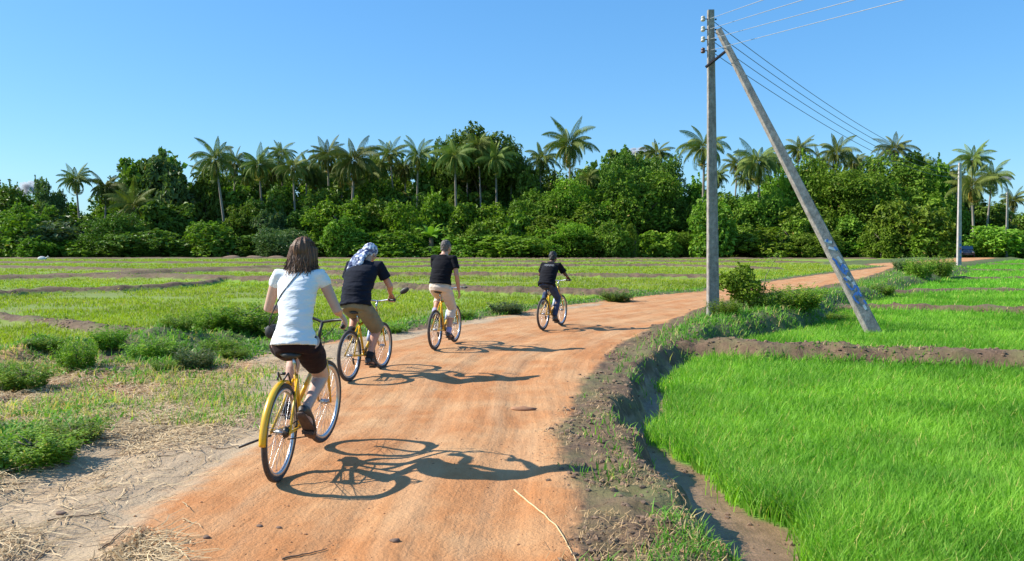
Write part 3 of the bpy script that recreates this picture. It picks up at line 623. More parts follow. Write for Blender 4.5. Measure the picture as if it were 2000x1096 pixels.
# ---- front rider
BK1=bicycle(545,937,2.5,2.5,dict(city=True,saddle=.84,crank=183,steer=7,bar=.245,hub=True),'yellow town bicycle with rear mudguard and black swept handlebar, nearest on the road')
M_TEE=cloth('white_cotton',(.78,.79,.80),(.74,.75,.77)); M_MAROON=cloth('dark_maroon_cotton',(.034,.015,.015),(.020,.010,.010))
M_SHOE=simple('dark_leather',(.030,.024,.022),.5,0,(.05,.04,.035),12); M_SOLE=simple('brown_sole',(.16,.10,.07),.8,0,(.08,.05,.04),20)
W_=rider(BK1,dict(label='woman with brown hair, white T-shirt and dark shorts, riding nearest the camera',female=True,scale=.93,skin=M_SKIN_PALE,
  pelvis=(.045,.23,.925),waist=(.045,.255,1.08),chest=(.035,.33,1.25),neck=(.035,.41,1.435),head=(.05,.455,1.545),shw=.158,roll=(1,0,.0),
  torso=((.150,.112),(.108,.080),(.130,.092),(.148,.072)),arm=(.28,.245),leg=(.41,.395),armr=(.041,.033,.023),legr=(.083,.056,.051,.033),hipw=.095,
  toe={1:50,-1:12},shirt=M_TEE,trousers=M_MAROON,sleeve=.30,trouser=.64,tease=.016,flare=1.5,hem=-.02,hemoff=(0,0,-.005),ease=.008,loose=1.3,shoe=M_SHOE,sole=M_SOLE,vox=.0055,hs=.97,turn=3,tilt=4,elb=.5,knee=.05,wr=.0055))
def long_hair(R):
    hd,hm=R['hd'],R['hm']; b=MB(); V3=Vector; ms=hairmat('brown_hair',(.032,.016,.010),(.27,.135,.07))
    b.ell(hd+hm@V3((0,-.014,.022)),(.081,.101,.102),24,16,hm); b.ell(hd+hm@V3((0,-.040,-.05)),(.083,.068,.09),20,14,hm)
    r=random.Random(3); locks=[]
    for i in range(19):
        a=rad(-35+250*i/16)+math.pi  # round the back from ear to ear
        a=math.pi+(i/18)*math.pi*1.16-.25
        ex=V3((math.cos(a),math.sin(a)*.95,0)); k=.064+.018*r.random(); zt=-.110-.070*r.random()
        p=[hd+hm@(ex*.07+V3((0,0,.05))),hd+hm@(ex*k*1.02+V3((0,0,-.03))),hd+hm@(ex*(k+.008)+V3((0,0,-.10))),hd+hm@(ex*(k+.022+.02*r.random())+V3((r.uniform(-.012,.012),0,zt)))]
        b.tube(p,[.03,.034,.030,.010],8); locks.append(p)
    o=b.build('hair',ms,R['root'],fix=False); finish(o,.006,2)
    nrm_=[v.normal.copy() for v in o.data.vertices]
    for v,vn in zip(o.data.vertices,nrm_):
        p=v.co-hd; a=math.atan2(p.y,p.x); v.co+=vn*(.009*mnoise.noise(Vector((math.cos(a)*9,math.sin(a)*9,p.z*5)))+.006*mnoise.noise(Vector((math.cos(a)*24,math.sin(a)*24,p.z*8))))
    me=o.data; at=me.attributes.new('tint','FLOAT','POINT'); at.data.foreach_set('value',[.35+.45*mnoise.noise(Vector((math.atan2(v.co.y-hd.y,v.co.x-hd.x)*7,v.co.z*4,0))) for v in me.vertices])
    b2=MB(); ti=[]
    def one(r):
        a=math.pi-.35+r.random()*(math.pi+.7); ex=Vector((math.cos(a),math.sin(a),0)); z0=.10*r.random(); zt=-.10-.10*r.random(); off=-.004+.022*r.random()**1.5; P_=[]
        wv=r.uniform(-.55,.55); fr=r.uniform(4,9); am=r.uniform(.04,.14)
        for i in range(7):
            t=i/6; aa=a+wv*t*t+am*t*math.sin(t*fr+a*9); e=Vector((math.cos(aa),math.sin(aa)*1.0,0)); rr=.080+off+(.02*t*t if t>.6 else 0)
            if t<.25: rr=rr*(.72+1.1*t)
            ph=round(a*5)*1.9; rr+=.007*t*math.sin(t*11+ph)+(.018*max(0,t-.75)*4*math.sin(ph*3))
            P_.append(hd+hm@(e*rr+Vector((0,-.010,.095-z0*.5+(zt-.095+z0*.5)*t))))
        return P_,.0034
    strands_on(b2,ti,1100,one,5)
    link('loose_strands',raw_mesh('loose_strands',b2.v,b2.f,ms,False,{'tint':ti}),o)
long_hair(W_)
def surf(R,x,z,off=.004,mid=None,fromy=-1):
    bv=R.setdefault('bvh',BVHTree.FromObject(R['shirt'],bpy.context.evaluated_depsgraph_get()))
    hit=bv.ray_cast(Vector((x,fromy,z)),Vector((0,1 if fromy<0 else -1,0)))
    if hit[0] is None: return None
    return hit[0]+hit[1]*off
M_STRAP=simple('black_webbing',(.02,.02,.022),.7,0,(.035,.033,.033),30)
bag=empty('shoulder_bag',BK1['c'],(0,0,-rad(2.5)))
pts=[surf(W_,.075-.185*t-.035*t*t,1.462-.34*t,.004) for t in [i/14 for i in range(15)]]; pts=[p for p in pts if p]
pts+=[Vector((-.155,.30,1.08)),Vector((-.165,.32,1.02))]; fr_=surf(W_,.07,1.42,.004,fromy=2); fr2=surf(W_,-.02,1.25,.004,fromy=2); fr3=surf(W_,-.10,1.12,.004,fromy=2)
top=Vector((.082,.41,1.475)); loop=[Vector((-.17,.34,1.02))]+[p for p in (fr3,fr2,fr_) if p]+[top]
MB().tube(pts[::1],[(.0045,.0018)]*len(pts),8,ref=(.8,0,.6)).build('strap',M_STRAP,bag); MB().tube(loop,[(.0045,.0018)]*len(loop),8,ref=(.8,0,.6)).build('strap',M_STRAP,bag)
b=MB().tube([(-.165,.30,.985),(-.165,.32,.985),(-.165,.43,.985),(-.165,.45,.985)],[(.025,.03),(.034,.048),(.034,.048),(.025,.03)],16,ref=(1,0,0)).build('pouch',M_STRAP,bag)
MB().tube([(-.199,.32,1.01),(-.201,.37,1.012),(-.199,.43,1.01)],.003,6).build('zip',M_STEEL,bag)
tag(bag,'small black bag on a thin strap across the back of the woman in white','bag')
# ---- second rider
BK2=bicycle(683,744,14,0,dict(city=False,saddle=.88,crank=-78,mirror=True,steer=0),'yellow bicycle with silver handlebar and mirror, ridden by the man in a headscarf')
M_NAVY=cloth('navy_cotton',(.012,.015,.026),(.008,.010,.017)); M_KHAKI=cloth('khaki_cotton',(.26,.225,.14),(.20,.17,.105)); M_BSHOE=simple('black_trainer',(.022,.022,.025),.6,0,(.045,.043,.043),14)
M2=rider(BK2,dict(label='man in navy T-shirt, khaki shorts and patterned white headscarf, riding second',scale=1.04,skin=M_SKIN,
  pelvis=(0,.20,.985),waist=(-.01,.25,1.16),chest=(-.01,.36,1.34),neck=(.0,.53,1.535),head=(.02,.63,1.655),shw=.205,
  torso=((.185,.135),(.175,.125),(.205,.135),(.20,.10)),arm=(.315,.27),leg=(.45,.43),armr=(.053,.043,.029),legr=(.095,.067,.060,.040),
  toe={1:10,-1:15},shirt=M_NAVY,trousers=M_KHAKI,sleeve=.62,trouser=.98,tease=.024,flare=1.7,hem=-.03,ease=.018,loose=1.6,shoe=M_BSHOE,socks=cloth('black_sock',(.02,.02,.022),(.03,.03,.03)),vox=.0075,nod=-22,turn=22,knee=.25,elb=.8,wr=.010))
def scarf(R):
    m,nt,bs=mat('patterned_scarf'); o=objco(nt); v=N(nt,'ShaderNodeTexVoronoi'); v.inputs['Scale'].default_value=19; L(nt,o,v.inputs['Vector'])
    f=noise_n(nt,14,3,.6,o); c=mix(nt,ramp(nt,v.outputs['Distance'],.30,.50),(.78,.80,.84),(.08,.10,.22)); c=mix(nt,ramp(nt,f,.50,.62),c,(.40,.46,.62)); L(nt,c,bs.inputs['Base Color']); bs.inputs['Roughness'].default_value=.85
    hd,hm=R['hd'],R['hm']; g=lambda x,y,z:hd+hm@Vector((x,y,z)); b=MB()
    b.ell(g(0,-.012,.030),(.092,.114,.108),24,16,hm); b.ell(g(-.02,-.085,-.02),(.06,.05,.06),14,10)
    # cloth hanging from the knot over the left of the upper back
    nk=R['neck']
    for (x0,x1,w_) in ((-.02,-.05,.042),(-.06,-.11,.040),(-.09,-.155,.032),(.02,.01,.032)):
        P_=[g(x0,-.07,.0),nk+Vector((x0*1.1-.02,-.13,.045)),nk+Vector((x1*.8-.02,-.165,-.03)),nk+Vector((x1-.03,-.185,-.09-.05*abs(x1)*4))]
        b.tube(P_,[(w_*.9,.035),(w_*1.1,.028),(w_*1.15,.020),(w_*.6,.008)],12,ref=(1,0,0))
    ob=b.build('headscarf',m,R['root'],fix=False); finish(ob,.007,3); wrinkle(ob,.008,(26,26,30)); return ob
scarf(M2); short_hair(M2,simple('black_hair',(.02,.016,.014),.5,0,(.035,.028,.024),60),.97)
# ---- third rider
BK3=bicycle(850,684,14,0,dict(city=False,saddle=.955,crank=-75),'yellow bicycle with silver handlebar, ridden by the grey-haired man in beige trousers')
M_BLACKT=cloth('black_cotton',(.010,.010,.014),(.006,.006,.009)); M_BEIGE=cloth('beige_cotton',(.72,.61,.50),(.60,.49,.39))
M3=rider(BK3,dict(label='grey-haired man in black T-shirt and beige cropped trousers with one arm hanging, riding third',scale=1.02,skin=M_SKIN,
  pelvis=(.01,.21,1.055),waist=(.02,.235,1.21),chest=(.035,.29,1.38),neck=(.05,.34,1.575),head=(.065,.40,1.705),shw=.175,
  torso=((.172,.125),(.155,.108),(.170,.115),(.172,.082)),arm=(.30,.265),leg=(.46,.44),armr=(.047,.038,.027),legr=(.086,.062,.056,.038),
  toe={1:8,-1:15},shirt=M_BLACKT,trousers=M_BEIGE,tname='trousers',sleeve=.62,trouser=1.42,tease=.020,hem=.035,ease=.016,loose=1.5,shoe=M_BSHOE,socks=cloth('lilac_sock',(.42,.40,.62),(.34,.32,.5)),vox=.0075,turn=18,knee=.12,
  hang=1,hang_wrist=(.30,.36,.985),wr=.008))
short_hair(M3,simple('grey_hair',(.23,.19,.165),.8,0,(.06,.05,.045),70),1.02)
# ---- fourth rider
BK4=bicycle(1061,644,24,0,dict(city=False,saddle=.86,crank=-80),'yellow bicycle farthest up the road, ridden by the man in jeans')
M_JEAN=cloth('blue_denim',(.060,.085,.16),(.030,.045,.09),14)
M4=rider(BK4,dict(label='dark-haired man in black T-shirt and blue jeans, riding fourth and farthest ahead',scale=.95,skin=M_SKIN_D,
  pelvis=(0,.20,.955),waist=(0,.25,1.09),chest=(0,.34,1.22),neck=(0,.47,1.375),head=(.005,.535,1.495),shw=.172,
  torso=((.160,.118),(.150,.105),(.170,.115),(.168,.085)),arm=(.285,.25),leg=(.425,.405),armr=(.043,.034,.025),legr=(.078,.056,.050,.034),
  toe={1:10,-1:15},shirt=M_BLACKT,trousers=M_JEAN,tname='jeans',sleeve=.66,trouser=1.93,tease=.013,hem=-.06,ease=.018,loose=1.7,shoe=M_SHOE,vox=.0075,nod=-12,knee=.15,elb=.8,wr=.010))
short_hair(M4,simple('black_hair',(.012,.010,.009),.5,0,(.02,.017,.015),60),1.0)
b=MB()
for i,x in enumerate((-.085,-.05,-.015,.02,.055,.085)):
    for k,(dx,dz,wx,wz) in enumerate(((0,0,.006,.030),(.012,.012,.018,.006),(.012,-.010,.016,.006) if i%2 else (.012,0,.016,.006),(.022,.002,.005,.02))[:3+i%2]):
        p=surf(M4,x+dx,1.345+dz-.02,.003)
        if p: b.box(p,(wx,.004,wz))
b.build('shirt_print',simple('white_print',(.78,.78,.80),.7),M4['root'],False)
# pale print on the second rider's upper back, beside the scarf end
# ------------------------------------------------------------------ blades, straw, leaves (numpy)
def blades(name,pos,h,wd,bend,m,tint,segs=2,dirs=None,parent=None,dry=None,leanmin=.1):
    """pos (n,3); each blade a tapered strip of `segs` quads ending in a narrow tip"""
    n=len(pos); az=RNG.random(n)*2*np.pi if dirs is None else dirs
    d=np.stack([np.cos(az),np.sin(az)],1); fa=az+np.pi/2+RNG.normal(0,.5,n); fx=np.stack([np.cos(fa),np.sin(fa)],1)
    rows=[]
    for i in range(segs+1):
        t=i/segs; out=bend*h*(leanmin*t+ (1-leanmin)*t*t); up=h*np.sqrt(np.clip(1-(bend*t*.8)**2,.05,1))*t
        w_=wd*(1-t)**.6*.5+wd*.06
        c=pos+np.concatenate([d*out[:,None],up[:,None]],1)
        s=np.concatenate([fx*w_[:,None],np.zeros((n,1))],1)
        rows.append(c-s); rows.append(c+s)
    Vv=np.stack(rows,1).reshape(-1,3); k=2*(segs+1); b=(np.arange(n)*k)[:,None]
    F_=np.concatenate([b+np.array([[2*i,2*i+1,2*i+3,2*i+2]]) for i in range(segs)],0)
    at={'tint':np.repeat(tint,k)}
    if dry is not None: at['dry']=np.repeat(dry,k)
    me=raw_mesh(name,Vv,F_,m,False,at); return link(name,me,parent)
def strands(name,pos,az,ln,wd,m,tint,curl=.6,lift=.02,segs=4):
    n=len(pos); rows=[]; a=az.copy(); p=pos.copy(); k=RNG.normal(0,curl*.6,n)
    tl=RNG.normal(0,.12,n)
    for i in range(segs+1):
        t=i/segs; s=np.stack([-np.sin(a),np.cos(a),np.zeros(n)],1)*(wd*(1-.5*t))[:,None]*.5
        q=p.copy(); q[:,2]=gmap(p[:,0],p[:,1])+.004+pos[:,2]+np.abs(np.sin(t*np.pi+.3))*lift*RNG.random(n)+np.maximum(tl,0)*ln*t*.6
        rows.append(q-s); rows.append(q+s+np.array([0,0,.0015]))
        p=p+np.stack([np.cos(a),np.sin(a),np.zeros(n)],1)*(ln/segs)[:,None]; a=a+k/segs+RNG.normal(0,.18,n)
    Vv=np.stack(rows,1).reshape(-1,3); kk=2*(segs+1); b=(np.arange(n)*kk)[:,None]
    F_=np.concatenate([b+np.array([[2*i,2*i+1,2*i+3,2*i+2]]) for i in range(segs)],0)
    return link(name,raw_mesh(name,Vv,F_,m,False,{'tint':np.repeat(tint,kk)}))
M_RICE=leafmat('rice_leaf',(.085,.225,.016),(.205,.38,.045),(.42,.38,.12),.4,.5,.9)
M_SEED=leafmat('seedling_leaf',(.19,.29,.02),(.33,.43,.04),(.40,.34,.13),.35,.5,.4)
M_GRASS=leafmat('grass_leaf',(.06,.17,.02),(.17,.34,.05),(.42,.35,.16),.35,.5,1.2)
M_DARKGR=leafmat('weed_leaf',(.06,.17,.02),(.17,.34,.045),(.30,.25,.10),.3,.45,2)
def strawmat():
    m,nt,b=mat('straw'); t=attr(nt,'tint'); c=mix(nt,t,(.34,.205,.08),(.72,.53,.28)); L(nt,c,b.inputs['Base Color']); b.inputs['Roughness'].default_value=.6; return m
M_STRAW=strawmat()
def scatter(xr,yr,n,fn,power=1.0):
    """n candidates over the box, denser near the camera; kept with probability fn(cells)"""
    y=yr[0]*(yr[1]/yr[0])**(RNG.random(n)**power) ; hw=(y*.72+1)
    lo=np.maximum(xr[0],-hw); hi=np.minimum(xr[1],hw); x=lo+(hi-lo)*RNG.random(n); ok=hi>lo
    x,y=x[ok],y[ok]; d=cells(x,y); p=fn(d,x,y); k=RNG.random(len(x))<p
    return x[k],y[k],gmap(x[k],y[k]),{a:b[k] for a,b in d.items()}
# right-hand rice, tufts of several blades
def rice_right():
    parts=[]
    x,y,z,d=scatter((0,40),(3.2,32),110000,lambda d,x,y:np.where(d['right'],sst(.5,.9,d['field'])*sst(.45,.8,d['field']+.9*(fbm(x*1.2,y*1.2,3,71)-.35)),0))
    thick=sst(0,.9,d['sp']-.5+fbm(x*.9,y*.9,3,77)*.5)
    reps=4; X=np.repeat(x,reps); Y=np.repeat(y,reps); n=len(X)
    r=.035*(1+Y/14); X=X+RNG.normal(0,1,n)*r; Y2=Y+RNG.normal(0,1,n)*r; Z=np.repeat(z,reps)
    h=(.14+.09*RNG.random(n))*(.75+.35*np.repeat(thick,reps))*(.8+.4*fbm(X*.8,Y2*.8,3,81)); wd=(.0045+.0042*RNG.random(n))*(1+Y/11)
    patch=fbm(X*.9,Y2*.6,3,91)
    tint=np.clip((RNG.random(n)*.55+ 1.6*(patch-.40)+.15),0,1); dry=np.where(RNG.random(n)<.035,1.,0.)+np.repeat((d['sp']<1.4)*.35,reps)*RNG.random(n)*1.6
    o=blades('rice_plants',np.stack([X,Y2,Z],1),h,wd,.25+.55*RNG.random(n),M_RICE,tint,3,None,None,dry)
    tag(o,'lush bright green young rice filling the paddies right of the road','rice',None,'stuff')
rice_right()
def rice_far():
    x,y,z,d=scatter((8,70),(30,92),60000,lambda d,x,y:np.where(d['right'],sst(.5,.9,d['field']),0),.8); reps=2
    X=np.repeat(x,reps)+RNG.normal(0,.12,len(x)*reps); Y=np.repeat(y,reps)+RNG.normal(0,.12,len(x)*reps); n=len(X)
    o=blades('rice_plants_far',np.stack([X,Y,np.repeat(z,reps)],1),.16+.10*RNG.random(n),.03+.03*RNG.random(n),.3+.4*RNG.random(n),M_RICE,np.clip(RNG.random(n)*.5+fbm(X*.2,Y*.3,3,93)*.8-.1,0,1),2,None,None,np.where(RNG.random(n)<.04,1.,0.))
    tag(o,'young green rice in the distant paddies right of the road','rice',None,'stuff')
rice_far()
def rice_left():
    x,y,z,d=scatter((-70,30),(13,95),170000,lambda d,x,y:np.where(~d['right'],sst(.5,.9,d['field'])*sst(.35,.6,fbm(x*.35,y*.5,3,72)+.16),0),1.0)
    reps=2; X=np.repeat(x,reps)+RNG.normal(0,.05,len(x)*reps); Y=np.repeat(y,reps)+RNG.normal(0,.05,len(x)*reps); Z=np.repeat(z,reps); n=len(X)
    patch=fbm(X*.15,Y*.3,3,92)
    o=blades('rice_seedlings',np.stack([X,Y,Z],1),.06+.06*RNG.random(n),(.008+.006*RNG.random(n))*(1+Y/22),.3+.4*RNG.random(n),M_SEED,np.clip(patch*1.2-.2+RNG.random(n)*.4,0,1),2,None,None,np.where(RNG.random(n)<.05,1.,0.))
    tag(o,'short yellow-green rice seedlings in the fields left of the road','rice',None,'stuff')
rice_left()
def verge_grass():
    x,y,z,d=scatter((-30,32),(3.2,62),330000,lambda d,x,y:np.clip(d['green']+1.1*d['straw']*(y>7.2)*sst(.50,.64,fbm(x*.9,y*.9,3,65))*~d['right'],0,1)*np.where(d['right'],np.where(y<14,.8,.9),.8)*sst(.38,.6,fbm(x*1.5,y*1.5,3,61)+.12))
    n=len(x); h=(.05+.10*RNG.random(n))*(.6+.9*fbm(x*1.1,y*1.1,3,62))*np.where(d['right'],np.where(y>13,1.35,.75),.95); wd=(.005+.004*RNG.random(n))*(1+y/11)
    tint=np.clip(fbm(x*1.3,y*1.3,3,63)*1.3-.2+RNG.random(n)*.3,0,1); dry=np.where(RNG.random(n)<.14+.4*d['straw'],1.,0.)
    tag(blades('grass',np.stack([x,y,z-.005],1),h,wd,.3+.8*RNG.random(n),M_GRASS,tint,2,None,None,dry),'short rough green grass along the banks and verges of the road','grass',None,'stuff')
    # low creeping weeds with broader leaves
    x,y,z,d=scatter((-14,16),(3.6,30),150000,lambda d,x,y:np.clip(np.where(d['right'],np.where(y>13,.6,.0)*d['green'],d['green']*.8)*sst(.45,.62,fbm(x*2.3,y*2.3,3,66)+.08),0,1))
    n=len(x); h=.04+.07*RNG.random(n); wd=(.012+.016*RNG.random(n))*(1+y/22)
    tint=np.clip(RNG.random(n)*.7+fbm(x*2,y*2,2,69)*.5-.1,0,1)
    tag(blades('weeds',np.stack([x,y,z+.05*RNG.random(n)],1),h,wd,.8+.8*RNG.random(n),M_DARKGR,tint,2,None,None,np.where(RNG.random(n)<.05,1.,0.)),'broad-leaved green creeping weeds on the verges','weeds',None,'stuff')
    # sparse weeds on the bunds
    x,y,z,d=scatter((-40,40),(10,60),120000,lambda d,x,y:np.clip(d['bund']*.5*sst(.42,.68,fbm(x*.9,y*.9,3,67)),0,1))
    n=len(x); tag(blades('bund_grass',np.stack([x,y,z-.01],1),.04+.08*RNG.random(n),(.008+.006*RNG.random(n))*(1+y/16),.5+.5*RNG.random(n),M_GRASS,RNG.random(n)*.8,2,None,None,np.where(RNG.random(n)<.3,1.,0.)),'thin dry and green grass on the earth bunds between the fields','grass',None,'stuff')
verge_grass()
def straw():
    x,y,z,d=scatter((-14,-0.2),(3.2,16),95000,lambda d,x,y:np.clip(d['straw']*sst(.42,.60,fbm(x*1.1,y*1.1,3,51)+.04)+.05*d['grey']*(fbm(x*2,y*2,2,55)>.55),0,1))
    n=len(x); az=RNG.normal(.5,1.1,n)+np.pi*(RNG.random(n)<.5)
    pos=np.stack([x,y,RNG.random(n)*.03*d['straw']],1)
    tag(strands('straw',pos,az,.06+.26*RNG.random(n)**2,(.0028+.0026*RNG.random(n))*(1+y/9),M_STRAW,np.clip(RNG.random(n)*.9+fbm(x,y,3,57)*.5-.2,0,1)),'pale dry straw strewn over the left verge','straw',None,'stuff')
    # dead stalks and litter on the brown right bank
    x,y,z,d=scatter((0,8),(3.2,16),60000,lambda d,x,y:np.where(d['right'],(1-d['road'])*sst(.5,.1,d['drop'])*.5*sst(.4,.6,fbm(x*2.2,y*2.2,3,52)),0))
    n=len(x); tag(strands('bank_litter',np.stack([x,y,RNG.random(n)*.01],1),RNG.random(n)*6.28,.02+.06*RNG.random(n),(.0022+.002*RNG.random(n))*(1+y/9),M_STRAW,RNG.random(n)*.30,.3,.04,2),'dry brown stalks and litter on the bank right of the road','litter',None,'stuff')
straw()
# crumbs of earth, many small clods
def clods():
    M_CLOD=simple('clod',(.25,.16,.10),.95,0,(.15,.095,.06),14)
    base=[]; 
    ico=bmesh.new(); bmesh.ops.create_icosphere(ico,subdivisions=1,radius=1); iv=np.array([v.co[:] for v in ico.verts]); ifc=np.array([[v.index for v in f.verts] for f in ico.faces]); ico.free()
    def put(name,x,y,z,r,m,label,cat):
        n=len(x); k=len(iv); R=r[:,None,None]*(1+RNG.normal(0,.22,(n,k,1)))*np.stack([np.ones(n),.6+.6*RNG.random(n),.45+.4*RNG.random(n)],1)[:,None,:]
        vv=iv[None]*R+np.stack([x,y,z+r*.15],1)[:,None,:]
        ff=(np.arange(n)*k)[:,None,None]+ifc[None]; tag(link(name,raw_mesh(name,vv.reshape(-1,3),ff.reshape(-1,3),m,False)),label,cat,None,'stuff')
    x,y,z,d=scatter((-12,12),(3.2,26),110000,lambda d,x,y:np.clip((1-d['road'])*(1-d['grey'])*(1-d['field'])*np.where(d['right'],.55,.12+.6*(d['drop']>.05))*(1-d['mud'])*sst(.4,.7,fbm(x*1.9,y*1.9,3,41)+.1)+d['bund']*.35,0,1))
    put('clods',x,y,z,(.004+.020*RNG.random(len(x))**4)*(1+y/22),M_CLOD,'small brown clods of earth on the banks and bunds','clods')
    M_GRIT=simple('grit',(.36,.17,.08),.9,0,(.24,.11,.05),10)
    x,y,z,d=scatter((-4,3),(3.3,14),9000,lambda d,x,y:d['road']*sst(.45,.7,fbm(x*1.3,y*.9,3,42))*.45)
    put('grit',x,y,z,.002+.007*RNG.random(len(x))**3,M_GRIT,'fine orange grit and crumbs scattered on the road','grit')
clods()
# ------------------------------------------------------------------ single stones, twigs and reeds on the road
M_STONE=simple('dark_stone',(.24,.15,.10),.9,0,(.13,.08,.055),30)
stone_specs=[((403,1052),.016,'dark round stone beside the straw heap at the bottom of the road'),((507,1027),.014,'small dark stone left of the middle of the road near the front'),
 ((545,1030),.012,'tiny brown stone in the road below the front cyclist rear wheel'),((772,1062),.02,'brown lump at the bottom centre of the orange road'),((120,1003),.022,'dark stone on the grey sand at the lower left'),
 ((1022,800),.05,'flat orange-brown lump of earth right of the cyclists on the sand')]
for (q,r,lb) in stone_specs:
    p=PR(*q); b=MB().ell((0,0,0),(r*1.4 if r<.04 else r*2.6,r,r*.6),10,7)
    b.v=[v*(1+.35*(mnoise.noise(v*(1.3/r)+p*3))) for v in b.v]
    tag(link('stone',b.mesh('stone',M_STONE if r<.04 else simple('earth_lump',(.42,.21,.11),.95)),None,(p.x,p.y,gz(p.x,p.y)+r*.25)),lb,'stone','loose stones on the road')
M_TWIG=simple('twig',(.25,.155,.085),.8,0,(.13,.08,.05),60)
M_REED=simple('reed',(.72,.55,.30),.6,0,(.52,.36,.18),60)
def lying(name,pts,r,m,label,cat,group):
    w_=[PR(*q) for q in pts]; q=[]
    for i in range(len(w_)-1):
        for k in range(4): q.append(w_[i].lerp(w_[i+1],k/4))
    q.append(w_[-1]); o=w_[0].copy(); o.z=gz(o.x,o.y)
    q=[Vector((a.x+random.uniform(-.006,.006),a.y+random.uniform(-.006,.006),gz(a.x,a.y)+r*.9+.002))-o for a in q]
    tag(link(name,MB().tube(q,[r*(1-.6*i/len(q)) for i in range(len(q))],6).mesh(name,m),None,o),label,cat,group)
lying('reed',[(1005,953),(1045,990),(1085,1030),(1110,1070),(1125,1096)],.006,M_REED,'long pale straw-coloured reed lying on the right side of the road at the bottom','reed','reeds on the road')
lying('reed',[(330,1064),(352,1080),(372,1100)],.006,M_REED,'short pale reed at the bottom edge beside the straw heap','reed','reeds on the road')
for pts,lb in (([(92,1018),(130,1010),(170,1006),(206,998)],'thin brown twig on the grey sand above the straw heap'),
    ([(62,1094),(85,1078),(103,1060)],'dark slanting stick at the bottom left edge of the photo'),([(192,1074),(215,1060),(250,1023)],'bent brown stalk at the left end of the straw heap'),
    ([(355,1062),(362,1060),(372,1056)],'short dark stub of wood right of the straw heap'),([(0,945),(35,944),(62,938)],'dark stick under the green weeds at the left edge'),
    ([(20,1005),(32,1050),(45,1096)],'long thin crooked stalk at the far lower left corner'),([(285,891),(335,888),(360,880)],'slim brown twig on the grey sand left of the front bicycle'),
    ([(410,869),(435,872),(465,865)],'curved pale stalk lying on grey sand near the front bicycle'),([(550,1093),(590,1083),(640,1068)],'thin dark twig at the bottom of the road centre')):
    lying('twig',pts,.005,M_TWIG,lb,'twig','twigs lying on the sand')
# ------------------------------------------------------------------ trees
M_BARK=simple('bark',(.20,.15,.11),.9,0,(.09,.07,.05),3,.5)
M_PTRUNK=simple('palm_trunk_bark',(.34,.30,.25),.9,0,(.17,.14,.11),4,.4)
M_LEAF_A=leafmat('leaf_mid',(.066,.130,.013),(.185,.290,.032),(.26,.22,.06),.22,.5,.35)
M_LEAF_B=leafmat('leaf_dark',(.050,.098,.014),(.145,.225,.032),(.20,.16,.06),.18,.42,.35)
M_LEAF_C=leafmat('leaf_bright',(.078,.160,.014),(.21,.33,.034),(.30,.27,.06),.28,.5,.35)
M_LEAF_G=leafmat('leaf_greyish',(.05,.10,.03),(.15,.22,.08),(.24,.20,.10),.2,.4,.35)
M_PALM=leafmat('palm_leaf',(.04,.08,.013),(.15,.19,.04),(.42,.30,.06),.14,.6,.5)
def crown_mesh(name,seed,lobes,lr,leaves,ls,flat=.0,aspect=.55,vine=False,low=-.8,shoots=1.0):
    """unit crown: leaf-sized faces on many overlapping lobes, sparse inside"""
    r=np.random.default_rng(seed); cs=[]
    while len(cs)<lobes:
        p=r.normal(0,1,3); p/=np.linalg.norm(p); p*=(.30+.55*r.random()**.8)
        if p[2]<low: continue
        p[2]*=.92; cs.append(p)
    cs=np.array(cs); rr=lr*(.55+.9*r.random(lobes))
    L_=r.choice(lobes,leaves,p=rr**2/np.sum(rr**2)); u=r.normal(0,1,(leaves,3)); u/=np.linalg.norm(u,axis=1)[:,None]
    u[:,2]=np.where((u[:,2]<-.5)&(cs[L_][:,2]>-.2),-u[:,2],u[:,2])
    rad_=np.where(r.random(leaves)<.78,.86+.2*r.random(leaves)**1.0,.35+.6*r.random(leaves))
    # clumps: push outward in patches for an uneven outline
    q=u*3.1+cs[L_]*5; cl=np.sin(q[:,0]*2.1+seed)+np.sin(q[:,1]*2.7)+np.sin(q[:,2]*2.3+1.3*q[:,0])
    rad_*=1+.10*cl; keep=cl>-2.1
    pos=cs[L_]+u*(rr[L_]*rad_)[:,None]; pos[:,2]*=1-flat
    # leafy shoots breaking the outline
    ns=leaves//60; si=r.integers(0,leaves,ns); sh_d=u[si]*.6+r.normal(0,.35,(ns,3))+np.array([0,0,.45]); sh_l=(.08+.20*r.random(ns)**1.6)*shoots
    k=r.integers(0,ns,leaves//5); mv=r.permutation(leaves)[:leaves//5]; tt=r.random(len(mv))
    pos[mv]=pos[si[k]]+sh_d[k]*(sh_l[k]*tt)[:,None]+r.normal(0,.018,(len(mv),3))*(1.6-tt)[:,None]; keep[mv]=True
    tint=np.clip(.5+.16*cl+r.normal(0,.22,leaves),0,1)[keep]; pos=pos[keep]; u=u[keep]; n=len(pos)
    nrm=u*.8+r.normal(0,.55,(n,3))+np.array([0,0,.35]); nrm/=np.linalg.norm(nrm,axis=1)[:,None]
    a=r.normal(0,1,(n,3)); a-=nrm*(a*nrm).sum(1)[:,None]; a/=np.linalg.norm(a,axis=1)[:,None]; b=np.cross(nrm,a)
    s=(ls*(.45+1.1*r.random(n)**1.3))[:,None]
    dr=nrm*.25*s
    Vv=np.stack([pos-a*s,pos-b*s*aspect+dr,pos+a*s-dr*.8,pos+b*s*aspect+dr],1).reshape(-1,3)
    F_=np.arange(n*4).reshape(n,4)
    return raw_mesh(name,Vv,F_,M_LEAF_A,False,{'tint':np.repeat(tint,4),'dry':np.repeat((r.random(n)<.012)*1.0,4)})
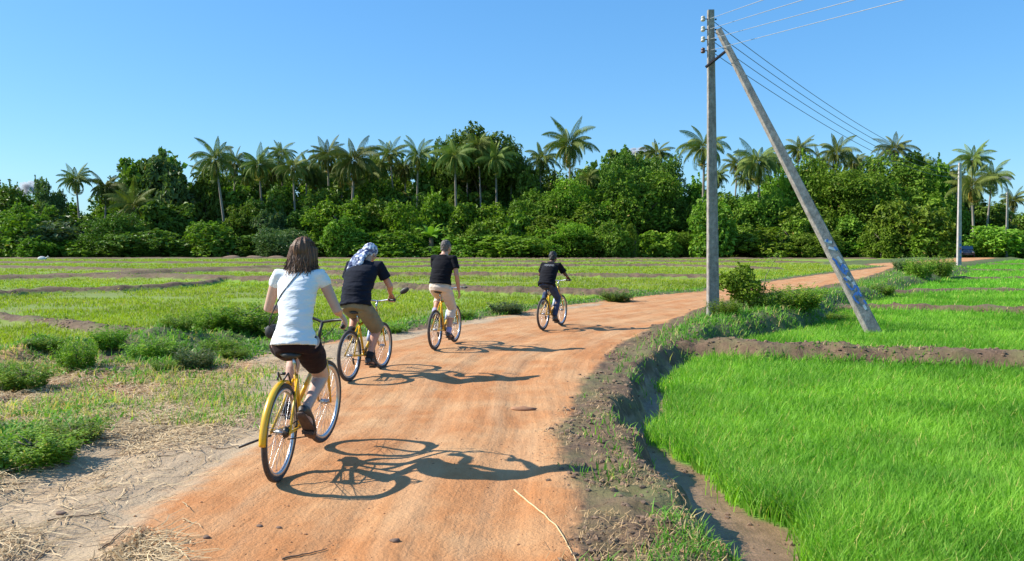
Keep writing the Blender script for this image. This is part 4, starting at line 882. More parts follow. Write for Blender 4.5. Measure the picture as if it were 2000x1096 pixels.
def limb_mesh(name,seed,spread=.55,n=7):
    r=random.Random(seed); b=MB(); b.tube([(0,0,-.02),(.01,0,.2),(-.01,.01,.45),(0,0,.62)],[.045,.036,.028,.02],9)
    for i in range(n):
        a=i*2.4+r.random(); z0=.28+.3*i/n; e=spread*(.5+.5*r.random())
        b.tube([(0,0,z0),(math.cos(a)*e*.4,math.sin(a)*e*.4,z0+.14),(math.cos(a)*e,math.sin(a)*e,z0+.26+.12*r.random())],[.022,.014,.005],6)
    return b.mesh(name,M_BARK)
CROWNS={'fine':[crown_mesh('crown_fine',s,40,.25,16000,.034,.03,.5) for s in (11,12)],
        'mid':[crown_mesh('crown_mid',s,30,.28,9500,.052) for s in (21,22,23)],
        'big':[crown_mesh('crown_big',s,26,.29,5600,.080,0,.6) for s in (31,32)],
        'dome':[crown_mesh('crown_dome',s,46,.24,20000,.034,.12,.5,low=-.3,shoots=.35) for s in (51,)],
        'bush':[crown_mesh('crown_bush',s,22,.34,5600,.070,.0,.55,low=-.95) for s in (41,42,43)]}
LIMBS=[limb_mesh('limbs',s) for s in (1,2)]
MATS={'a':M_LEAF_A,'b':M_LEAF_B,'c':M_LEAF_C,'g':M_LEAF_G}
_cm={}
def crown_variant(me,mk):
    k=(me.name,mk)
    if k not in _cm:
        c=me if mk=='a' else me.copy()
        if mk!='a': c.materials.clear(); c.materials.append(MATS[mk])
        _cm[k]=c
    return _cm[k]
tcount=0
def tree(px,top,wpx,Y,kind,mk,label,group,base=None,name='broadleaf_tree',low=.12,cat='tree'):
    """px,top: middle and top of the crown in the photo; wpx its width; Y metres ahead; low: bare part below the crown"""
    global tcount; tcount+=1
    s=F/Y; t=PD(px,top,Y); g=gz(t.x,Y); H=t.z-g; R=wpx/2/s
    r=empty(name,(t.x,Y,g)); zc=H*(low+(1-low)/2); rz=H*(1-low)/2
    me=CROWNS[kind][tcount%len(CROWNS[kind])]
    c=link('crown',crown_variant(me,mk),r,(0,0,zc)); c.scale=(R*1.08,R*1.08,rz*1.08); c.rotation_euler=(0,0,tcount*1.7)
    k=link('trunk',LIMBS[tcount%2],r); k.scale=(R*1.15 if R*1.15<H*1.3 else H*1.3,)*2+(H*.95,)
    return tag(r,label,cat,group)
# ---- palms
def frond(b,ti,dr,base,az,el,ln,droop,r,dry):
    n=10; p=Vector(base); d=Vector((math.cos(az)*math.cos(el),math.sin(az)*math.cos(el),math.sin(el))); pts=[p.copy()]; ds=[d.copy()]
    side=Vector((-math.sin(az),math.cos(az),0))+Vector((0,0,r.uniform(-.25,.25)))
    for i in range(n):
        e=el-droop*((i+1)/n)**1.25
        d=Vector((math.cos(az)*math.cos(e),math.sin(az)*math.cos(e),math.sin(e))); p=p+d*(ln/n); pts.append(p.copy()); ds.append(d.copy())
    v0=len(b.v)
    for i in range(n+1):   # rachis
        w_=.05*(1-i/(n+1)); b.v+= [pts[i]-side*w_,pts[i]+side*w_]
        ti+=[.9,.9]; dr+=[.5,.5]
        if i: a=v0+2*i-2; b.f.append((a,a+1,a+3,a+2))
    m=32
    for j in range(m):
        t=.12+.88*j/m; f=t*n; i=min(int(f),n-1); q=pts[i].lerp(pts[i+1],f-i); dd=ds[i]
        L0=1.0*math.sin(math.pi*min(1,(t*.86+.16)))**.7*(.85+.3*r.random())*ln/4.3
        for sgn in (-1,1):
            o=(side*sgn*.9+dd*.5+Vector((0,0,-.85-.6*max(0,droop-.6)))).normalized(); tipd=(o+Vector((0,0,-1.3))).normalized()
            mid=q+o*L0*.55; tip=mid+tipd*L0*.5; w_=dd*(.033+.013*r.random())
            k=len(b.v); b.v+=[q-w_*.7,q+w_*.7,mid+w_,mid-w_,tip]; b.f.append((k,k+1,k+2,k+3)); b.f.append((k+3,k+2,k+4))
            c=.35+.5*r.random()+(.2 if el>.6 else 0); ti+=[c]*5; dr+=[dry]*5
def palm_crown(name,seed,nf=26,spear=True):
    r=random.Random(seed); b=MB(); ti=[]; dr=[]
    for i in range(nf):
        u=i/nf; el=1.42-2.45*u**.9+r.uniform(-.2,.2); az=i*2.39996+r.uniform(-.3,.3); ln=(3.3+1.0*math.sin(math.pi*min(1,u+.25)))*r.uniform(.75,1.15)
        frond(b,ti,dr,(math.cos(az)*.12,math.sin(az)*.12,.25-.4*u),az,el,ln,.9+1.5*u**.6+r.uniform(-.25,.5),r,.75 if (u>.82 and r.random()<.6) else (.3*r.random() if u>.5 else 0))
    return raw_mesh(name,b.v,b.f,M_PALM,False,{'tint':ti,'dry':dr})
PALMS=[palm_crown('palm_fronds',s,n) for s,n in ((1,46),(2,38),(3,50),(5,34))]
def ptrunk(name,bx,by):
    b=MB(); pts=[]; rs=[]
    for i in range(25):
        t=i/24; pts.append((bx*math.sin(t*1.9)*.5+bx*.25*t,by*t*t,t)); rs.append((.21-.09*t+.10*math.exp(-t*14))*(1+.05*(i%2)))
    b.tube(pts,rs,9); return b.mesh(name,M_PTRUNK),Vector(pts[-1])
PTR=[ptrunk('palm_stem',.06,.02),ptrunk('palm_stem',-.05,.03),ptrunk('palm_stem',.10,-.02),ptrunk('palm_stem',0,0)]
M_NUT=simple('coconut',(.30,.20,.07),.6,0,(.14,.14,.03),3)
def nut_mesh():
    b=MB(); r=random.Random(4)
    for i in range(9): a=i*.7; b.ell((math.cos(a)*.32,math.sin(a)*.32,-.35-.1*r.random()),(.13,.13,.16),7,5)
    return b.mesh('coconuts',M_NUT)
NUTS=nut_mesh()
def palm(px,cy,rpx,Y,label,k=0,lean=None,nuts=True):
    """px,cy: heart of the crown in the photo, rpx: reach of the fronds"""
    s=F/Y; t=PD(px,cy,Y); sc=rpx/s/3.55*(.84+.14*math.sin(px*2.3)**2); bx=t.x-(lean or 0)/s; g=gz(bx,Y); H=t.z-g
    r=empty('coconut_palm',(bx,Y,g)); me,tp=PTR[k%4]
    tr=link('trunk',me,r); off=t.x-bx
    kx=(off/(tp.x*H)) if (abs(tp.x)>.01 and lean) else 1
    # trunk mesh: unit height; shear to the wanted lean by its own curve
    tr.scale=(max(.75,sc),max(.75,sc),H)
    if lean: tr.rotation_euler=(0,math.atan2(off-tp.x*tr.scale[0],H),0)
    c=link('crown',PALMS[(k*7+int(px))%4],r,(t.x-bx if lean else tp.x*tr.scale[0],tp.y*tr.scale[1],H)); c.scale=(sc*(1+.08*math.sin(px)),sc,sc*(1+.1*math.cos(px*1.3))); c.rotation_euler=(.10*math.sin(px*.7),.12*math.cos(px*1.1),px*.37)
    if nuts: n=link('coconuts',NUTS,c)
    return tag(r,label,'palm tree','coconut palms standing above the wood')
PL=[(148,352,40,118,'dark coconut palm alone against the sky, right of the left white cloud',0,0),
(207,368,38,119,'dark coconut palm just right of the lone left palm, half a crown lower',1,0),
(258,345,40,128,'blurry coconut palm half hidden among the leafy tops left of the tall trees',2,0),
(262,404,62,112,'big low coconut palm with long yellowish hanging fronds, left part of the wood',3,0),
(421,312,54,114,'tall coconut palm with a long bare pale trunk curving right to the ground',0,-22),
(458,318,42,124,'coconut palm crown overlapping the right side of the long-trunked left palm',1,0),
(506,322,44,120,'coconut palm with orange-brown drooping fronds above the left of the woman head',2,-8),
(548,300,36,126,'coconut palm top rising just above the head of the woman',3,0),
(572,328,46,116,'coconut palm with a straight grey trunk visible right above the head of the woman',1,-6),
(640,305,46,121,'coconut palm with spread dark fronds between the woman and the scarfed man',0,0),
(692,315,58,117,'broad coconut palm with long pale drooping fronds above the scarfed man',2,0),
(762,300,42,122,'coconut palm next on the right of the broad palm above the scarfed man',3,0),
(816,306,44,120,'neat coconut palm with yellow lower fronds left of the big domed tree',1,0),
(888,305,56,115,'coconut palm with yellow drooping fronds in front of the left side of the domed tree',2,-4),
(934,285,40,118,'coconut palm crown in front of the middle of the domed tree',0,0),
(968,312,46,117,'coconut palm in front of the right side of the domed tree',3,-4),
(1112,284,62,112,'tallest coconut palm with wide arching fronds and orange heart right of the domed tree',0,0),
(1058,312,40,121,'smaller coconut palm tucked behind the left side of the tallest palm',1,0),
(1283,300,38,121,'coconut palm poking out of the leafy tree left of the main utility pole',2,0),
(1376,288,56,113,'coconut palm with upright spear leaves directly behind the main utility pole',3,0),
(1440,322,34,122,'low coconut palm between the utility pole and its slanting strut',1,0),
(1480,318,52,115,'coconut palm with dark upright spears and yellow skirt between pole and strut',2,0),
(1560,293,38,120,'coconut palm right of the slanting strut near its middle',0,0),
(1634,300,46,118,'coconut palm under the descending wires, second right of the strut',1,0),
(1748,292,42,119,'coconut palm where the descending wires reach the treetops',3,0),
(1842,342,32,124,'small coconut palm just left of the white-based second pole',2,0),
(1900,312,44,112,'tall coconut palm right behind the top of the second pole',0,0),
(1938,348,44,110,'coconut palm leaning right beside the second pole, with hanging right fronds',1,12),
(1898,366,50,104,'yellow-fronded young coconut palm low behind the second pole',3,0),
(1978,392,34,125,'dark coconut palm behind the third, farthest pole at the right edge',2,0)]
for i,q in enumerate(PL): palm(q[0],q[1],q[2],q[3],q[4],q[5],q[6] or (-9,6,-4,11,-13,3,8)[i%7])
for i,(px,cy,rp) in enumerate(((395,338,36),(480,345,36),(532,335,38),(600,330,40),(618,350,34),(668,345,38),(722,340,38),(740,322,36),(790,330,40),(848,335,36),(912,330,36),(1000,345,32),(1040,342,36),(1150,350,34),(1400,345,34),(1460,350,34),(1520,318,34),(1600,322,34),(1668,318,32),(1710,322,32),(1790,325,32),(1870,350,32),(240,375,36),(320,345,32))):
    palm(px,cy,rp,122+i%5,'smaller coconut palm half sunk among the treetops between the taller palms',i,(-6,5,0,8)[i%4] or None)
G1='leafy trees along the front of the wood'
TL=[ # px,top,width,Y,kind,mat,label,low
(10,362,110,118,'mid','b','dark round tree at the far left edge, its top cut by the photo edge',.1),
(60,392,110,112,'mid','a','mid green tree below the small white cloud at the far left',.05),
(96,352,60,121,'mid','g','thin wispy-topped tree just right of the small white cloud',.3),
(150,420,110,114,'big','b','dark tree under the lone left coconut palm',.1),
(215,430,110,113,'mid','g','greyish green tree in front of the second left coconut palm',.05),
(285,300,120,122,'big','b','tall dark uneven tree left of the long-trunked palm, reaching the sky',.15),
(340,318,120,120,'big','g','tall tree with pale shining leaves left of the long-trunked palm',.1),
(330,390,110,112,'big','b','dark big-leaved tree in front of the tall shining tree on the left',.05),
(395,345,90,118,'big','b','dark tree just behind the long bare palm trunk',.1),
(398,430,70,111,'big','a','small large-leaved tree left of the foot of the long palm trunk',.05),
(474,395,76,112,'mid','a','light rounded small tree on thin stems right of the long palm trunk',.3),
(520,365,90,117,'mid','b','dark tree filling the gap left of the head of the woman',.1),
(535,410,80,111,'mid','g','greyish leafy tree beside the left of the head of the woman',.05),
(590,400,90,114,'mid','b','dark tree right behind the head of the woman',.05),
(625,375,100,119,'mid','b','dark tree between the woman and the scarfed man, behind',.1),
(668,392,140,110,'mid','c','bright green rounded bushy tree left of the headscarf of the second rider',.02),
(745,385,110,113,'mid','a','green bushy tree above and right of the headscarf',.02),
(790,398,90,109,'mid','c','light green shrubby tree left of the banana plant',.02),
(845,375,100,114,'mid','c','bright green tree above the banana plant',.05),
(905,395,90,112,'big','a','tree with pale shining leaves above the head of the third rider',.05),
(938,234,170,124,'dome','b','very tall dark domed tree, the highest mass of the wood',.25),
(892,252,100,126,'dome','b','left shoulder tree of the tall dark dome',.25),
(985,262,100,126,'dome','b','dark tree filling the right flank of the tall dome',.2),
(975,400,110,110,'mid','c','bright green bushy tree right of the third rider',.02),
(1050,345,90,118,'big','b','dark tree in the dip left of the tallest palm',.1),
(1060,370,130,112,'fine','a','green tree left of the head of the farthest rider',.03),
(1130,355,130,111,'fine','c','bright fine-leaved tree right under the tallest palm',.02),
(1075,425,110,106,'bush','a','low bushy tree directly behind the head of the farthest rider',.0),
(1230,282,120,118,'dome','b','tall tree with brownish flowering top left of the main pole',.15),
(1245,330,170,113,'fine','a','wide dark fine-leaved tree left of the main pole',.12),
(1180,395,120,108,'mid','a','green bushy tree left of the vine-covered stump',.0),
(1300,300,90,117,'fine','b','leafy tree wrapped round the palm left of the main pole',.15),
(1310,395,100,115,'mid','b','dark shaded tree with open trunks left of the main pole',.2),
(1365,400,90,110,'mid','a','green tree directly behind the middle of the main pole',.02),
(1430,370,100,113,'mid','a','green tree right of the main pole',.03),
(1490,375,120,112,'fine','a','bushy tree under the palm between pole and strut',.02),
(1540,330,90,116,'fine','c','light yellowish green tree just left of the strut middle',.05),
(1590,305,120,115,'fine','c','bright green tree right of the strut below the wires',.05),
(1560,410,110,109,'bush','a','low dark green bushy tree crossed by the strut',.0),
(1665,330,170,112,'fine','a','wide feathery fine-leaved tree right of the strut',.18),
(1740,310,150,114,'fine','a','feathery dark green tree where the wires meet the wood',.15),
(1775,295,80,119,'big','c','large-leaved bright tree top below the wire ends',.1),
(1650,420,100,109,'mid','a','dark green tree behind the painted part of the strut',.03),
(1740,400,90,109,'mid','c','light green tree with pale stems right of the strut',.02),
(1815,330,80,118,'big','c','large-leaved tree top left of the second pole',.1),
(1800,385,120,108,'bush','a','rounded green tree left of the second pole',.02),
(1850,380,90,112,'mid','a','green tree touching the left side of the second pole',.02),
(1925,400,100,116,'mid','b','dark tree between the second and third poles',.05),
(1990,420,90,120,'mid','b','dark tree at the right edge behind the third pole',.05),
(2040,400,90,118,'mid','b','dark tree partly outside the right edge of the photo',.05)]
for q in TL: tree(*q[:6],q[6],G1,low=q[7])
# undergrowth along the foot of the wood
UG=[(20,445,90,'a'),(75,455,80,'a'),(118,440,90,'g'),(165,450,80,'c'),(225,455,90,'b'),(290,450,90,'b'),(345,455,80,'a'),(410,462,70,'a'),(505,455,80,'b'),(545,450,80,'g'),(615,455,80,'b'),
(665,452,80,'a'),(755,450,90,'a'),(772,478,60,'c'),(812,470,60,'a'),(900,452,80,'a'),(930,440,80,'a'),(990,445,90,'c'),(1030,455,80,'a'),(1110,430,90,'c'),(1165,440,80,'a'),(1200,455,70,'a'),(1265,462,60,'c'),(1290,455,66,'c'),
(1345,440,70,'a'),(1388,430,70,'a'),(1440,430,90,'a'),(1500,435,90,'c'),(1545,455,70,'a'),(1600,445,80,'a'),(1690,452,80,'c'),(1722,425,70,'c'),(1770,430,80,'a'),(1815,440,70,'c'),(1905,462,70,'c'),(1945,465,80,'c'),(1990,470,70,'a')]
UL=['at the far left edge of the wood','below the white cloud, at the foot of the wood','under the lone left palm','left of the yellow-fronded low palm','beneath the low yellow-fronded palm','at the foot of the tall shining tree','just right of the shining tree foot','left of the foot of the long palm trunk',
'left of the head of the woman','touching the left of the head of the woman','right of the hair of the woman','left of the headscarf of the second rider','right of the headscarf of the second rider','standing low between the second and third riders','just left of the banana plant','right of the head of the third rider','further right of the third rider','halfway between third and fourth riders','left of the head of the fourth rider','right of the head of the fourth rider',
'left of the vine-covered stump','touching the left of the vine-covered stump','right of the vine-covered stump','with arching stems, second right of the stump','just left of the main pole','directly behind the main pole','right of the main pole above the roadside shrub','between the roadside shrub and the strut','just left of the strut above the road','crossed by the strut above the road','right of the blue lettering of the strut','with pale stems, right of the strut','left of the scrub where the road vanishes','above the scrub where the road vanishes','right of the second pole and the parked car','left of the foot of the third pole','at the right edge by the third pole']
for i,(px,tp,wp,mk) in enumerate(UG):
    Y=[104,101,107,103][i%4]-(0 if px<1700 else 4); tp+=[-22,8,-6,16,-34,2,12][i%7]; wp*=[1.5,1.1,1.6,1.2,1.4][i%5]
    col={'a':'green','b':'dark green','c':'bright green','g':'greyish green'}[mk]
    tree(px,tp,wp,Y,['bush','mid','bush','big','fine'][i%5],mk,f'{col} leafy bush {UL[i]}','bushes along the foot of the wood',name='bush',low=-.2,cat='bush')
# second and third rows, mostly hidden: one dark backing of trees
def back_top(px):
    return float(np.interp(px,[-80,100,150,215,240,300,360,400,460,560,650,800,850,1010,1030,1090,1160,1200,1300,1340,1360,1440,1500,1540,1600,1800,1850,1890,1950,2080],[375,380,398,395,335,315,325,328,325,328,328,322,320,330,340,335,335,300,310,340,375,372,355,330,325,325,350,385,410,410]))
for row in range(3):
    for i in range(38):
        px=-70+i*58+(i*37%23)+row*19; tp=back_top(px)-(12 if 380<px<1340 else 5)+[4,18,-4,10,26][(i+row*2)%5]+row*26
        tree(px,tp,125,[132,127,121][row]+(i*7)%4,['mid','big','fine'][(i+row)%3],'b' if (i+row)%3 else 'a','dark leafy tree in the back rows of the wood, mostly hidden by the front trees','dark trees in the back rows of the wood',low=-.05)
# banana plant
def banana(px,base,top,Y):
    p=PD(px,base,Y); g=gz(p.x,Y); s=F/Y; H=(base-top)/s; r=empty('banana_plant',(p.x,Y,g))
    MB().tube([(0,0,0),(.05,0,H*.35),(0,0,H*.6)],[.42,.36,.2],10).build('stem',simple('banana_stem',(.30,.20,.13),.8,0,(.13,.09,.07),4),r)
    b=MB(); ti=[]
    for i in range(11):
        az=i*2.4; el=1.25-.09*i; ln=H*.55; q=Vector((0,0,H*.55)); n=7; pv=None
        sd=Vector((-math.sin(az),math.cos(az),0))
        for j in range(n+1):
            t=j/n; e=el-1.5*t*t; w_=.42*math.sin(math.pi*min(1,t*.9+.08))*(1+.15*random.random()); k=len(b.v)
            b.v+=[q-sd*w_-Vector((0,0,.12*w_)),q+Vector((0,0,.05)),q+sd*w_-Vector((0,0,.12*w_))]; ti+=[.8,.95,.8]
            if j: b.f+=[(k-3,k-2,k+1,k),(k-2,k-1,k+2,k+1)]
            q=q+Vector((math.cos(az)*math.cos(e),math.sin(az)*math.cos(e),math.sin(e)))*(ln/n)
    link('leaf',raw_mesh('banana_leaves',b.v,b.f,M_LEAF_A,True,{'tint':ti,'dry':[0]*len(ti)}),r)
    return tag(r,'banana plant with thick brown stem and pale broad leaves left of the third rider','banana plant')
banana(842,497,428,105.5)
# vine-covered stump
def stump(px,base,top,Y):
    p=PD(px,base,Y); g=gz(p.x,Y); s=F/Y; H=(base-top)/s; r=empty('tree_stump',(p.x,Y,g))
    MB().tube([(0,0,0),(.1,0,H*.6),(-.05,0,H)],[.3,.22,.12],8).build('trunk',M_BARK,r)
    me=crown_variant(CROWNS['bush'][1],'c'); c=link('vine',me,r,(0,0,H*.42)); c.scale=(.75,.75,H*.55)
    c=link('vine',me,r,(-.35,0,H*.92)); c.scale=(.65,.6,.7)
    return tag(r,'slim stump wrapped in bright green vine with a tuft on top','stump')
stump(1238,499,438,101)
M_MOUND=simple('mound_earth',(.28,.185,.11),.95,0,(.17,.11,.07),2)
for px,w_,h_,lb in ((453,36,11,'brown earth mound at the wood edge, leftmost of three, beneath the long palm trunk'),(497,36,10,'brown earth mound, middle of three, left of the hair of the woman'),(540,34,9,'brown earth mound, rightmost of three, touching the hair of the woman')):
    Y=96; s=F/Y; p=PD(px,500,Y); g=gz(p.x,Y); b=MB().ell((0,0,0),(w_/2/s,w_/3/s,h_*.62/s),20,12)
    b.v=[v*(1+.18*mnoise.noise(v*1.2+Vector((px,0,0)))) for v in b.v]
    tag(link('earth_mound',b.mesh('mound',M_MOUND),None,(p.x,Y,g)),lb,'mound','earth mounds at the wood edge')
# pale sack in the left field
p=PD(83,509,90); g=gz(p.x,90); b=MB().ell((0,0,.1),(.5,.3,.28),18,12); b.v=[v*(1+.2*mnoise.noise(v*3)) for v in b.v]
o=empty('grain_sack',(p.x,90,g)); link('sack_body',b.mesh('sack',simple('sack_cloth',(.70,.68,.64),.8)),o); b=MB().tube([(.42,0,.2),(.55,0,.26),(.66,0,.38)],[.10,.05,.11],9).build('tied_neck',simple('sack_cloth',(.70,.68,.64),.8),o)
tag(o,'white bulging sack lying alone in the far left rice field','sack')
# ---- scrub near the road
def weed_mesh(name,seed,stems=90,leaf=.062):
    """ragged low shrub: leafy stems of uneven length rising and leaning outward"""
    r=np.random.default_rng(seed); P_=[];A_=[];U_=[];S_=[]
    for i in range(stems):
        a=r.random()*6.283; b0=np.array([np.cos(a),np.sin(a),0])*r.random()**.5*.72; out=np.array([np.cos(a+r.normal(0,.5)),np.sin(a+r.normal(0,.5)),0])
        H=(.85+.6*r.random()**1.3)*(1-.35*np.hypot(b0[0],b0[1])); lean=.12+.5*r.random(); b0[2]=-.95; n=int(42+30*r.random())
        t=r.random(n)**.75; q=b0+np.outer(t,np.array([0,0,1]))*H*1.35+np.outer(t**1.6,out)*lean*H; q+=r.normal(0,.055,(n,3)); P_.append(q)
        d=r.normal(0,1,(n,3))*[1,1,.45]+out*.5+np.array([0,0,.15]); A_.append(d/np.linalg.norm(d,axis=1)[:,None]); U_.append(np.full(n,r.random())); S_.append(leaf*(.6+.9*r.random(n))*(1.15-.5*t))
    P_=np.concatenate(P_);A_=np.concatenate(A_);U_=np.concatenate(U_);S_=np.concatenate(S_)[:,None]; n=len(P_)
    nr=r.normal(0,.6,(n,3))+np.array([0,0,1]); B_=np.cross(nr,A_); B_/=np.linalg.norm(B_,axis=1)[:,None]
    V_=np.stack([P_,P_+A_*S_*.9+B_*S_*.55,P_+A_*S_*2-np.array([0,0,.35])*S_,P_+A_*S_*.9-B_*S_*.55],1).reshape(-1,3)
    return raw_mesh(name,V_,np.arange(4*n).reshape(n,4),M_LEAF_A,False,{'tint':np.repeat(np.clip(U_*.6+r.random(n)*.5,0,1),4),'dry':np.repeat((r.random(n)<.05)*1.0,4)})
CL_NEAR=[weed_mesh('foliage_near',s) for s in (61,62)]
def shrub(px,base,top,wpx,label,mk='a',kind=0,name='shrub',cr=1.0,dep=1.0,Y=None):
    c=PR(px,base) if Y is None else Vector((PD(px,base,Y).x,Y,0)); s=F/c.y; g=gz(c.x,c.y); H=(base-top)/s; R=wpx/2/s
    r=empty(name,(c.x,c.y,g)); me=crown_variant(CL_NEAR[kind%2],mk); f=link('foliage',me,r,(0,0,H*.50)); f.scale=(R*.95,R*.95*dep,H*.56); f.rotation_euler=(0,0,px*.1)
    if kind==2: f.data=crown_variant(CROWNS['bush'][0],mk); f.location=(0,0,H*.58); f.scale=(R*1.15,R*1.15,H*.42)
    st=link('stem',LIMBS[kind%2],r); st.scale=(R*1.2,R*1.2,H*.9)
    return tag(r,label,'shrub','shrubs beside the road and fields')
for q in ((1452,612,520,80,'round leafy shrub on the bank beside the foot of the main pole','c',2),(1555,612,560,110,'low grassy green shrub on the bank right of the roadside shrub','c',1),
 (1640,608,583,60,'low shrub at the field corner left of the strut','c',1),(1418,628,585,70,'leafy weed clump right at the foot of the main pole','c',1),(1490,614,572,70,'green leafy clump right behind the round roadside shrub','c',0),
 (1795,545,500,60,'bush with brown twigs where the road passes out of view','a',0),(1835,540,494,56,'green bush just left of the foot of the second pole','a',1),(1765,530,500,50,'pale scrubby bush at the end of the visible road','g',1),
 (1722,570,545,60,'small dark bush on the bund right of the blue lettering','a',0),(480,652,588,150,'large leafy bush left of the waist of the woman','c',0),(415,655,602,90,'leafy bush on the left side of the large verge bush','c',1),
 (530,655,605,80,'bush tucked behind the left arm of the woman','a',1),(150,722,650,80,'bright leafy weed bush on the left verge, standing alone','c',0),(45,760,700,110,'dark leafy bush on the straw at the left edge','a',0),
 (215,690,640,70,'small leafy bush right of the lone bright weed bush','c',1),(300,700,650,110,'sparse leafy bush in the middle of the left verge','c',1),(380,718,668,90,'low green bush in straw left of the woman','g',0),
 (990,612,582,76,'round grassy bush at the road edge between third and fourth riders','g',0),(1205,588,562,74,'low bush at the road edge right of the fourth rider','b',1),(460,700,672,60,'small low tuft bush left of the front bicycle saddle','c',1),(60,905,835,190,'bright green leafy plant mass at the lower left edge','c',0),(140,865,822,130,'low green plant mass right of the lower left leafy mass','a',1),(320,728,700,54,'tiny bush on the straw in the middle of the verge','a',0)):
    shrub(*q[:5],q[5],q[6])
for q in ((560,668,628,90,'grassy weed clump in the gap between the front rider and the large verge bush','c',1),(430,688,650,80,'bright weed clump below the large verge bush','c',0),(250,668,630,80,'low weeds on the brown soil heap left of centre','c',1),
 (345,668,628,70,'green weeds on top of the brown soil heap in the left verge','c',0),(90,700,668,80,'low green weeds left of the lone bright weed bush','c',1),(10,735,700,60,'weeds on the straw heap at the far left edge','c',0),(760,650,628,60,'grassy tuft at the road edge just right of the second rider','c',1),(900,622,600,60,'grassy tuft at the road edge just right of the third rider','c',0)):
    shrub(*q[:5],q[5],q[6],name='weed_clump')
# red young leaves inside the roadside shrub
def sprig(px,base,top,label):
    c=PR(px,base); s=F/c.y; g=gz(c.x,c.y); H=(base-top)/s; r=empty('young_tree',(c.x,c.y,g)); b=MB(); b2=MB(); ti=[]
    b.tube([(0,0,0),(.05*H,0,.5*H),(.3*H,0,.95*H)],[.018,.012,.004],6); b.build('stem',M_BARK,r)
    for i in range(160):
        t=random.random(); q=Vector((.3*H*t*t+random.gauss(0,.10*H),random.gauss(0,.10*H),H*(.3+.7*t)+random.gauss(0,.04*H))); a=Vector((random.gauss(0,1),random.gauss(0,1),random.gauss(0,.5))).normalized(); n=a.orthogonal().normalized(); k=len(b2.v); L0=.05+.03*random.random()
        b2.v+=[q,q+a*L0*.5+n*L0*.28,q+a*L0,q+a*L0*.5-n*L0*.28]; b2.f.append((k,k+1,k+2,k+3)); ti+=[.4+.6*random.random()]*4
    link('foliage',raw_mesh('sprig',b2.v,b2.f,M_LEAF_C,False,{'tint':ti,'dry':[0]*len(ti)}),r); return tag(r,label,'sapling','saplings')
sprig(1490,585,496,'thin sapling with pale yellow-green leaves leaning right above the roadside shrub')
# ------------------------------------------------------------------ utility poles, wires, car, clouds
def concrete():
    m,nt,b=mat('weathered_concrete'); o=objco(nt); f=noise_n(nt,9,6,.7,o); mp=N(nt,'ShaderNodeMapping'); L(nt,o,mp.inputs[0]); mp.inputs['Scale'].default_value=(6,6,.8); g=noise_n(nt,2.5,4,.7,mp.outputs[0])
    c=mix(nt,ramp(nt,f,.32,.66),(.18,.16,.14),(.40,.36,.32)); c=mix(nt,mth(nt,'MULTIPLY',ramp(nt,g,.48,.66),.6),c,(.13,.12,.11)); h=noise_n(nt,40,3,.7,o); c=mix(nt,mth(nt,'MULTIPLY',ramp(nt,h,.56,.7),.5),c,(.52,.48,.44))
    L(nt,c,b.inputs['Base Color']); b.inputs['Roughness'].default_value=.92; bump(nt,b,mth(nt,'ADD',f,h),.6,.012); return m
M_CONC=concrete(); M_IRON=simple('dark_iron',(.045,.028,.030),.6,.3,(.02,.016,.016),20); M_PORC=simple('insulator_porcelain',(.60,.57,.50),.3,0,(.42,.38,.32),12); M_PORCB=simple('brown_porcelain',(.13,.07,.06),.3,0,(.07,.04,.04),12)
def shaft(b,p0,p1,w0,w1,d0,d1,n=24,cham=.16,fw=None):
    """rectangular post with chamfered edges from p0 to p1"""
    ax=(p1-p0); L0=ax.length; u=ax.normalized(); X=Vector((1,0,0)); X=(X-u*u.dot(X)).normalized(); Y=u.cross(X); k0=len(b.v); cs=cham
    prof=[(1,1-cs),(1-cs,1),(-1+cs,1),(-1,1-cs),(-1,-1+cs),(-1+cs,-1),(1-cs,-1),(1,-1+cs)]
    for i in range(n+1):
        t=i/n; w_=(w0+(w1-w0)*t)/2; d_=(d0+(d1-d0)*t)/2
        for q in prof:
            j=mnoise.noise(Vector((q[0]*2,q[1]*2,t*L0*2.5)))*.004; b.v.append(p0+ax*t+X*(q[0]*w_+j)+Y*(q[1]*d_+j))
    for i in range(n):
        for j in range(8): a=k0+i*8+j; c=k0+i*8+(j+1)%8; b.f.append((a,c,c+8,a+8))
    b.f.append(tuple(k0+j for j in reversed(range(8)))); b.f.append(tuple(k0+n*8+j for j in range(8)))
    return X,Y,u
# main pole
pb_=PR(1393,618); Yp=pb_.y; g=gz(pb_.x,Yp); sP=F/Yp
pt_=PD(1388,20,Yp); base=Vector((pb_.x,Yp,g-.3))
po=empty('utility_pole',(pb_.x,Yp,g)); O=Vector((pb_.x,Yp,g))
b=MB(); Xp,Yq,Up=shaft(b,base-O,pt_-O,23/sP,12/sP,.20,.12,40); b.build('post',M_CONC,po,False)
ins=[]
for i,y in enumerate((37,57,77,99)):
    c=PD(1373,y,Yp)-O; q=PD(1393,y+1,Yp)-O
    br=MB().tube([c,q+Vector((.02,0,0))],.012,8).build('bracket',M_IRON,po)
    m=M_PORC if i<3 else M_PORCB; r=.055
    MB().tube([c+Vector((0,0,-.06)),c+Vector((0,0,-.045)),c+Vector((0,0,-.01)),c+Vector((0,0,.0)),c+Vector((0,0,.02)),c+Vector((0,0,.055)),c+Vector((0,0,.07))],[.03,r,r*.9,r*.55,r*.9,r*.8,.02],14).build('insulator',m,br)
    MB().box(q+Vector((.06,0,0)),(.035,.03,.035)).build('bolt',M_IRON,br,False)
    ins.append(c+O)
tag(po,'weathered square concrete utility pole standing upright on the bank right of the road','utility pole','utility poles')
